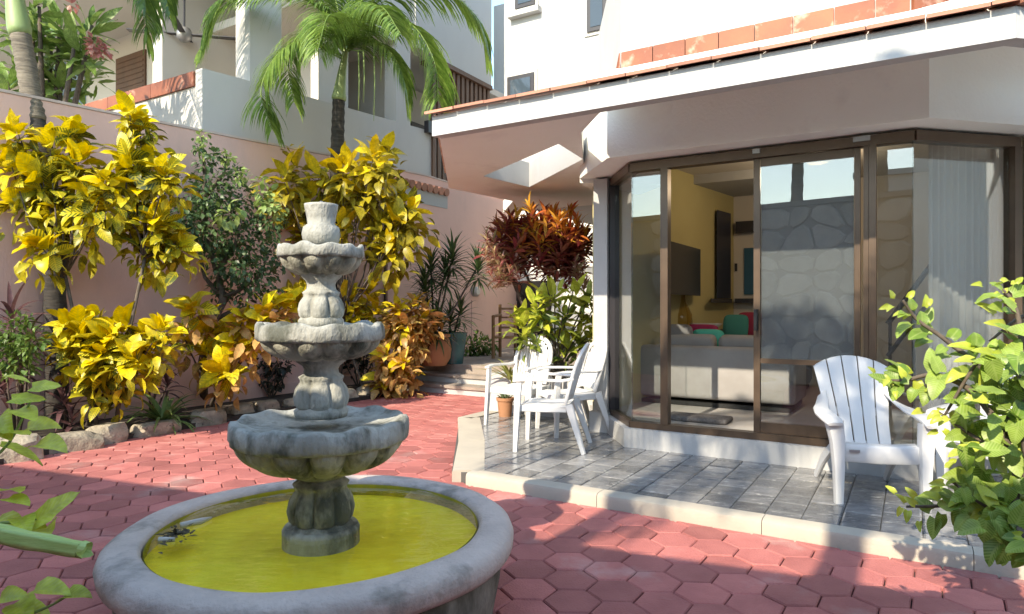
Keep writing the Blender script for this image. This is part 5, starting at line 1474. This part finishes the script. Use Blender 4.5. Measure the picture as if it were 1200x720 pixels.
tall_palm('second street palm whose fronds shade the porch', (-2.85, -.75, -.02), 5.6, 6, (.1, -.1), 8, 1.7)

# ------------------------------------------------------------------ frangipani beyond the wall, top left
PF = LEAF('frangipani_leaf', (.10, .20, .04), (.24, .36, .08), (.32, .42, .14), trans=.35, veinamt=.4)
pfm = fam('leaf', PF, .24, .3)
r = random.Random(91); fd = 9.0
fb = Vector(((52 - 600) / F * fd, fd, 0))
fg = thing('frangipani_tree', 'long-leaved frangipani with pink blossom above the pink wall', 'tree', fb)
tips = [D(x, y, fd + r.uniform(-.4, .4)) for x, y in ((14, 20), (46, 8), (70, 30), (88, 48), (60, 60), (84, 80), (50, 88), (20, 70), (100, 70), (8, 96), (72, 100), (38, 40), (108, 30))]
shrub_stems(fg, fb, tips, m_stem, r, .06, .02, .62, 'limb')
for p in tips: rosette(fg, p, UPV * .8 + Vector((r.uniform(-.7, .7), r.uniform(-.6, .2), 0)), 20, .5, pfm, pfm, r)
PKF = LEAF('pink_blossom', (.55, .14, .16), (.62, .36, .30), island=True, trans=.3)
mass('blossom', fg, [(D(116, 58, 8.6), .12), (D(112, 52, 8.6), .1), (D(85, 8, 8.6), .06)], 130, .08, leaf_mesh('petal', PKF, .6, .2, .1, 3, .8), 92, PKF)

# ------------------------------------------------------------------ foreground heart-leaved shrub, right
HV = LEAF('heart_leaf', (.15, .28, .04), (.34, .47, .08), (.42, .54, .16), trans=.38, rough=.4, veinamt=.5)
HV2 = LEAF('young_heart_leaf', (.46, .56, .06), (.60, .66, .10), (.62, .68, .2), trans=.4, rough=.35, veinamt=.3)
hv = [leaf_mesh('leaf', HV, .86, b, f, 6, .7, w, True) for b, f, w in ((.25, .12, .01), (.45, .22, .02), (.1, .05, -.015))]
hv2 = [leaf_mesh('leaf', HV2, .7, b, f, 6, .7, w, True) for b, f, w in ((.3, .2, .01), (.5, .3, .02))]
r = random.Random(77)
vb = Vector((2.12, 2.15, 0))
vn = thing('heart_leaf_shrub', 'bright green heart-leaved shrub leaning over the porch kerb', 'shrub', vb)
br = [[(1205, 640, 2.2), (1190, 540, 2.3), (1165, 450, 2.4), (1110, 400, 2.5), (1075, 375, 2.55), (1058, 352, 2.55)],
      [(1200, 560, 2.25), (1150, 470, 2.35), (1100, 440, 2.45), (1060, 446, 2.5), (1036, 446, 2.5)],
      [(1210, 520, 2.3), (1200, 420, 2.35), (1190, 360, 2.4), (1172, 336, 2.45)],
      [(1205, 640, 2.2), (1160, 580, 2.3), (1110, 592, 2.4), (1062, 594, 2.45)],
      [(1220, 660, 2.1), (1190, 610, 2.2), (1150, 590, 2.25), (1110, 560, 2.35)],
      [(1215, 480, 2.2), (1180, 430, 2.3), (1150, 420, 2.35), (1105, 490, 2.4)],
      [(1215, 560, 2.2), (1200, 500, 2.3), (1160, 520, 2.3), (1098, 482, 2.45)], [(1215, 650, 2.1), (1195, 620, 2.15), (1188, 640, 2.1)], [(1230, 420, 2.5), (1210, 380, 2.5), (1196, 372, 2.5), (1160, 400, 2.5)]]
cntL = 0
for k, q in enumerate(br):
    pts = bez([vb + Vector((r.uniform(-.05, .05), 0, .0))] + [D(*p) for p in q], 26)
    part('branch', MB().tube(pts, [.014 * (1 - .8 * i / 26) + .002 for i in range(27)], 6), m_stem, vn, 'all')
    for i in range(7, 27):
        for s in (-1, 1):
            if cntL > 290 or r.random() < .05: continue
            tg = (pts[min(i + 1, 26)] - pts[i - 1]).normalized(); sd = tg.cross(Vector((0, -1, .5))).normalized() * s
            d = (sd * .8 + tg * .5 + Vector((r.uniform(-.3, .3), r.uniform(-.5, .1), r.uniform(-.5, .15)))).normalized()
            tipf = i / 26 > .86; sz = (.046 if tipf else .072) * r.uniform(.75, 1.2)
            p = pts[i] + d * .025 + Vector((r.uniform(-.03, .03), r.uniform(-.06, .06), r.uniform(-.03, .03)))
            place(r.choice(hv2 if tipf or r.random() < .16 else hv), vn, p, d, Vector((r.uniform(-.5, .2), -.55 + r.uniform(-.3, .3), .75)), sz, r.uniform(-.5, .5)); cntL += 1
fill = []
while len(fill) < 140:
    x, y = r.uniform(1122, 1225), r.uniform(390, 650)
    if x < 1190 - (y - 380) * 1.15 and y < 480: continue
    if y > 560 and x < 1090 + (y - 560) * 1.0: continue
    fill.append((x, y))
for x, y in fill:
    p = D(x, y, 2.35 + r.uniform(-.22, .25)); d = Vector((r.uniform(-.8, .5), r.uniform(-.5, .2), r.uniform(-1, .2)))
    place(r.choice(hv), vn, p, d, Vector((r.uniform(-.5, .2), -.55 + r.uniform(-.35, .35), .75)), .076 * r.uniform(.7, 1.3), r.uniform(-.5, .5))

# ------------------------------------------------------------------ foreground green leaves, left edge
r = random.Random(78)
lbv = Vector((-2.5, 2.75, 0))
fl_ = thing('broadleaf_seedling', 'bright green lobed leaves reaching over the red paving', 'shrub', lbv)
LB = LEAF('lobed_bright_leaf', (.56, .70, .06), (.72, .82, .12), (.75, .82, .25), trans=.42, rough=.4, veinamt=.3)
lob = [leaf_mesh('leaf', LB, .8, b, f, 6, .6, w, True) for b, f, w in ((.2, .1, .015), (.4, .2, .02), (.1, .05, -.02))]
for q, lv in (([(-60, 640, 2.75), (-30, 560, 2.8), (10, 520, 2.85), (36, 470, 2.85)], [(12, 440), (46, 452), (22, 466), (8, 486), (40, 500), (18, 505), (50, 520), (8, 520), (30, 478)]),
              ([(-60, 680, 2.75), (-20, 620, 2.8), (25, 612, 2.8), (55, 606, 2.8)], [(30, 606), (52, 608), (8, 574), (18, 582), (2, 610), (62, 618), (38, 618)]),
              ([(-60, 740, 2.6), (10, 728, 2.6), (55, 712, 2.6), (80, 698, 2.6)], [(48, 690), (82, 698), (30, 705), (8, 700), (20, 715)])):
    pts = bez([lbv] + [D(*p) for p in q], 16)
    part('branch', MB().tube(pts, [.008 * (1 - .7 * i / 16) + .002 for i in range(17)], 6), m_green_stem, fl_, 'all')
    dep = q[-1][2]
    for x, y in lv:
        place(r.choice(lob), fl_, D(x - 8, y + 2, dep + r.uniform(-.06, .06)), Vector((r.uniform(.2, 1), r.uniform(-.4, .2), r.uniform(-.35, .4))), Vector((r.uniform(-.3, .2), -.25, .9)), .15 * r.uniform(.75, 1.3), r.uniform(-.4, .4))
cs = thing('cut_stalk', 'thick pale green cut leaf stalk jutting over the red paving', 'stalk', Vector((-2.5, 2.3, 0)))
sp_ = bez([Vector((-2.5, 2.3, 0)), D(-150, 650, 2.45), D(-40, 622, 2.45), D(30, 632, 2.42), D(96, 644, 2.4)], 20)
CS = M('pale_green_stalk', (.46, .58, .20), (.34, .48, .13), 16, .5, .2, 30, stretch=(.4, 3, 3))
mb = MB(); mb.tube(sp_, [.048 - .017 * i / 20 for i in range(21)], 18, False)
for i in range(21):                      # ribbed, slightly channelled stalk
    for j in range(18):
        v_ = Vector(mb.v[i * 18 + j]); f_ = 1 + .13 * math.cos(5 * 2 * math.pi * j / 18) + .05 * math.sin(i * 1.7 + j) - (.22 if 3 <= j <= 6 else 0)
        mb.v[i * 18 + j] = tuple(sp_[i] + (v_ - sp_[i]) * f_)
part('stalk', mb, CS, cs, 'all')
e0, e1 = sp_[-1], sp_[-2]; tg = (e0 - e1).normalized()
mb = MB(); a0 = tg.orthogonal().normalized(); b0 = tg.cross(a0)
ring = [e0 + (a0 * math.cos(k * math.pi / 8) + b0 * math.sin(k * math.pi / 8)) * .031 for k in range(16)]
rag = [p + tg * r.uniform(.0, .035) for p in ring]; inner = [e0 + (p - e0) * .78 for p in ring]
mb.add(ring + rag + inner, [(k, (k + 1) % 16, 16 + (k + 1) % 16, 16 + k) for k in range(16)] + [(16 + k, 16 + (k + 1) % 16, 32 + (k + 1) % 16, 32 + k) for k in range(16)] + [tuple(range(32, 48))])
part('cut_end', mb, CS, cs)

# ------------------------------------------------------------------ debris floating in the basin
db = G(205, 628, .368)
dbo = thing('floating_debris', 'dark clump of dead leaves floating in the yellow basin', 'debris', db)
DB = LEAF('dead_leaf', (.035, .03, .02), (.12, .10, .06), island=True, trans=.05, rough=.8)
r = random.Random(95); v, f = raw(leaf_mesh('leaf', DB, .35, .15, .1, 3, .8)); mb = MB()
for i in range(70):
    a, q = r.uniform(0, 6.28), abs(r.gauss(0, .5))
    p = db + Vector((.09 * q * math.cos(a) + .02 * q, .13 * q * math.sin(a), .003 + .008 * r.random()))
    stamp(mb, v, f, p, Vector((r.uniform(-1, 1), r.uniform(-1, 1), .05)), UPV, .05 * r.uniform(.5, 1.2))
part('dead_leaves', mb, DB, dbo, 'all')['kind'] = 'stuff'
mb = MB(); mb.tube([G(212, 616, .375), G(235, 611, .375), G(248, 607, .375)], [.014, .016, .006], 6); part('pale_husk', mb, m_neigh, dbo, 'all')
mb = MB(); mb.tube([G(186, 633, .375), G(205, 632, .375)], [.014, .008], 6); part('pale_husk', mb, m_neigh, dbo, 'all')
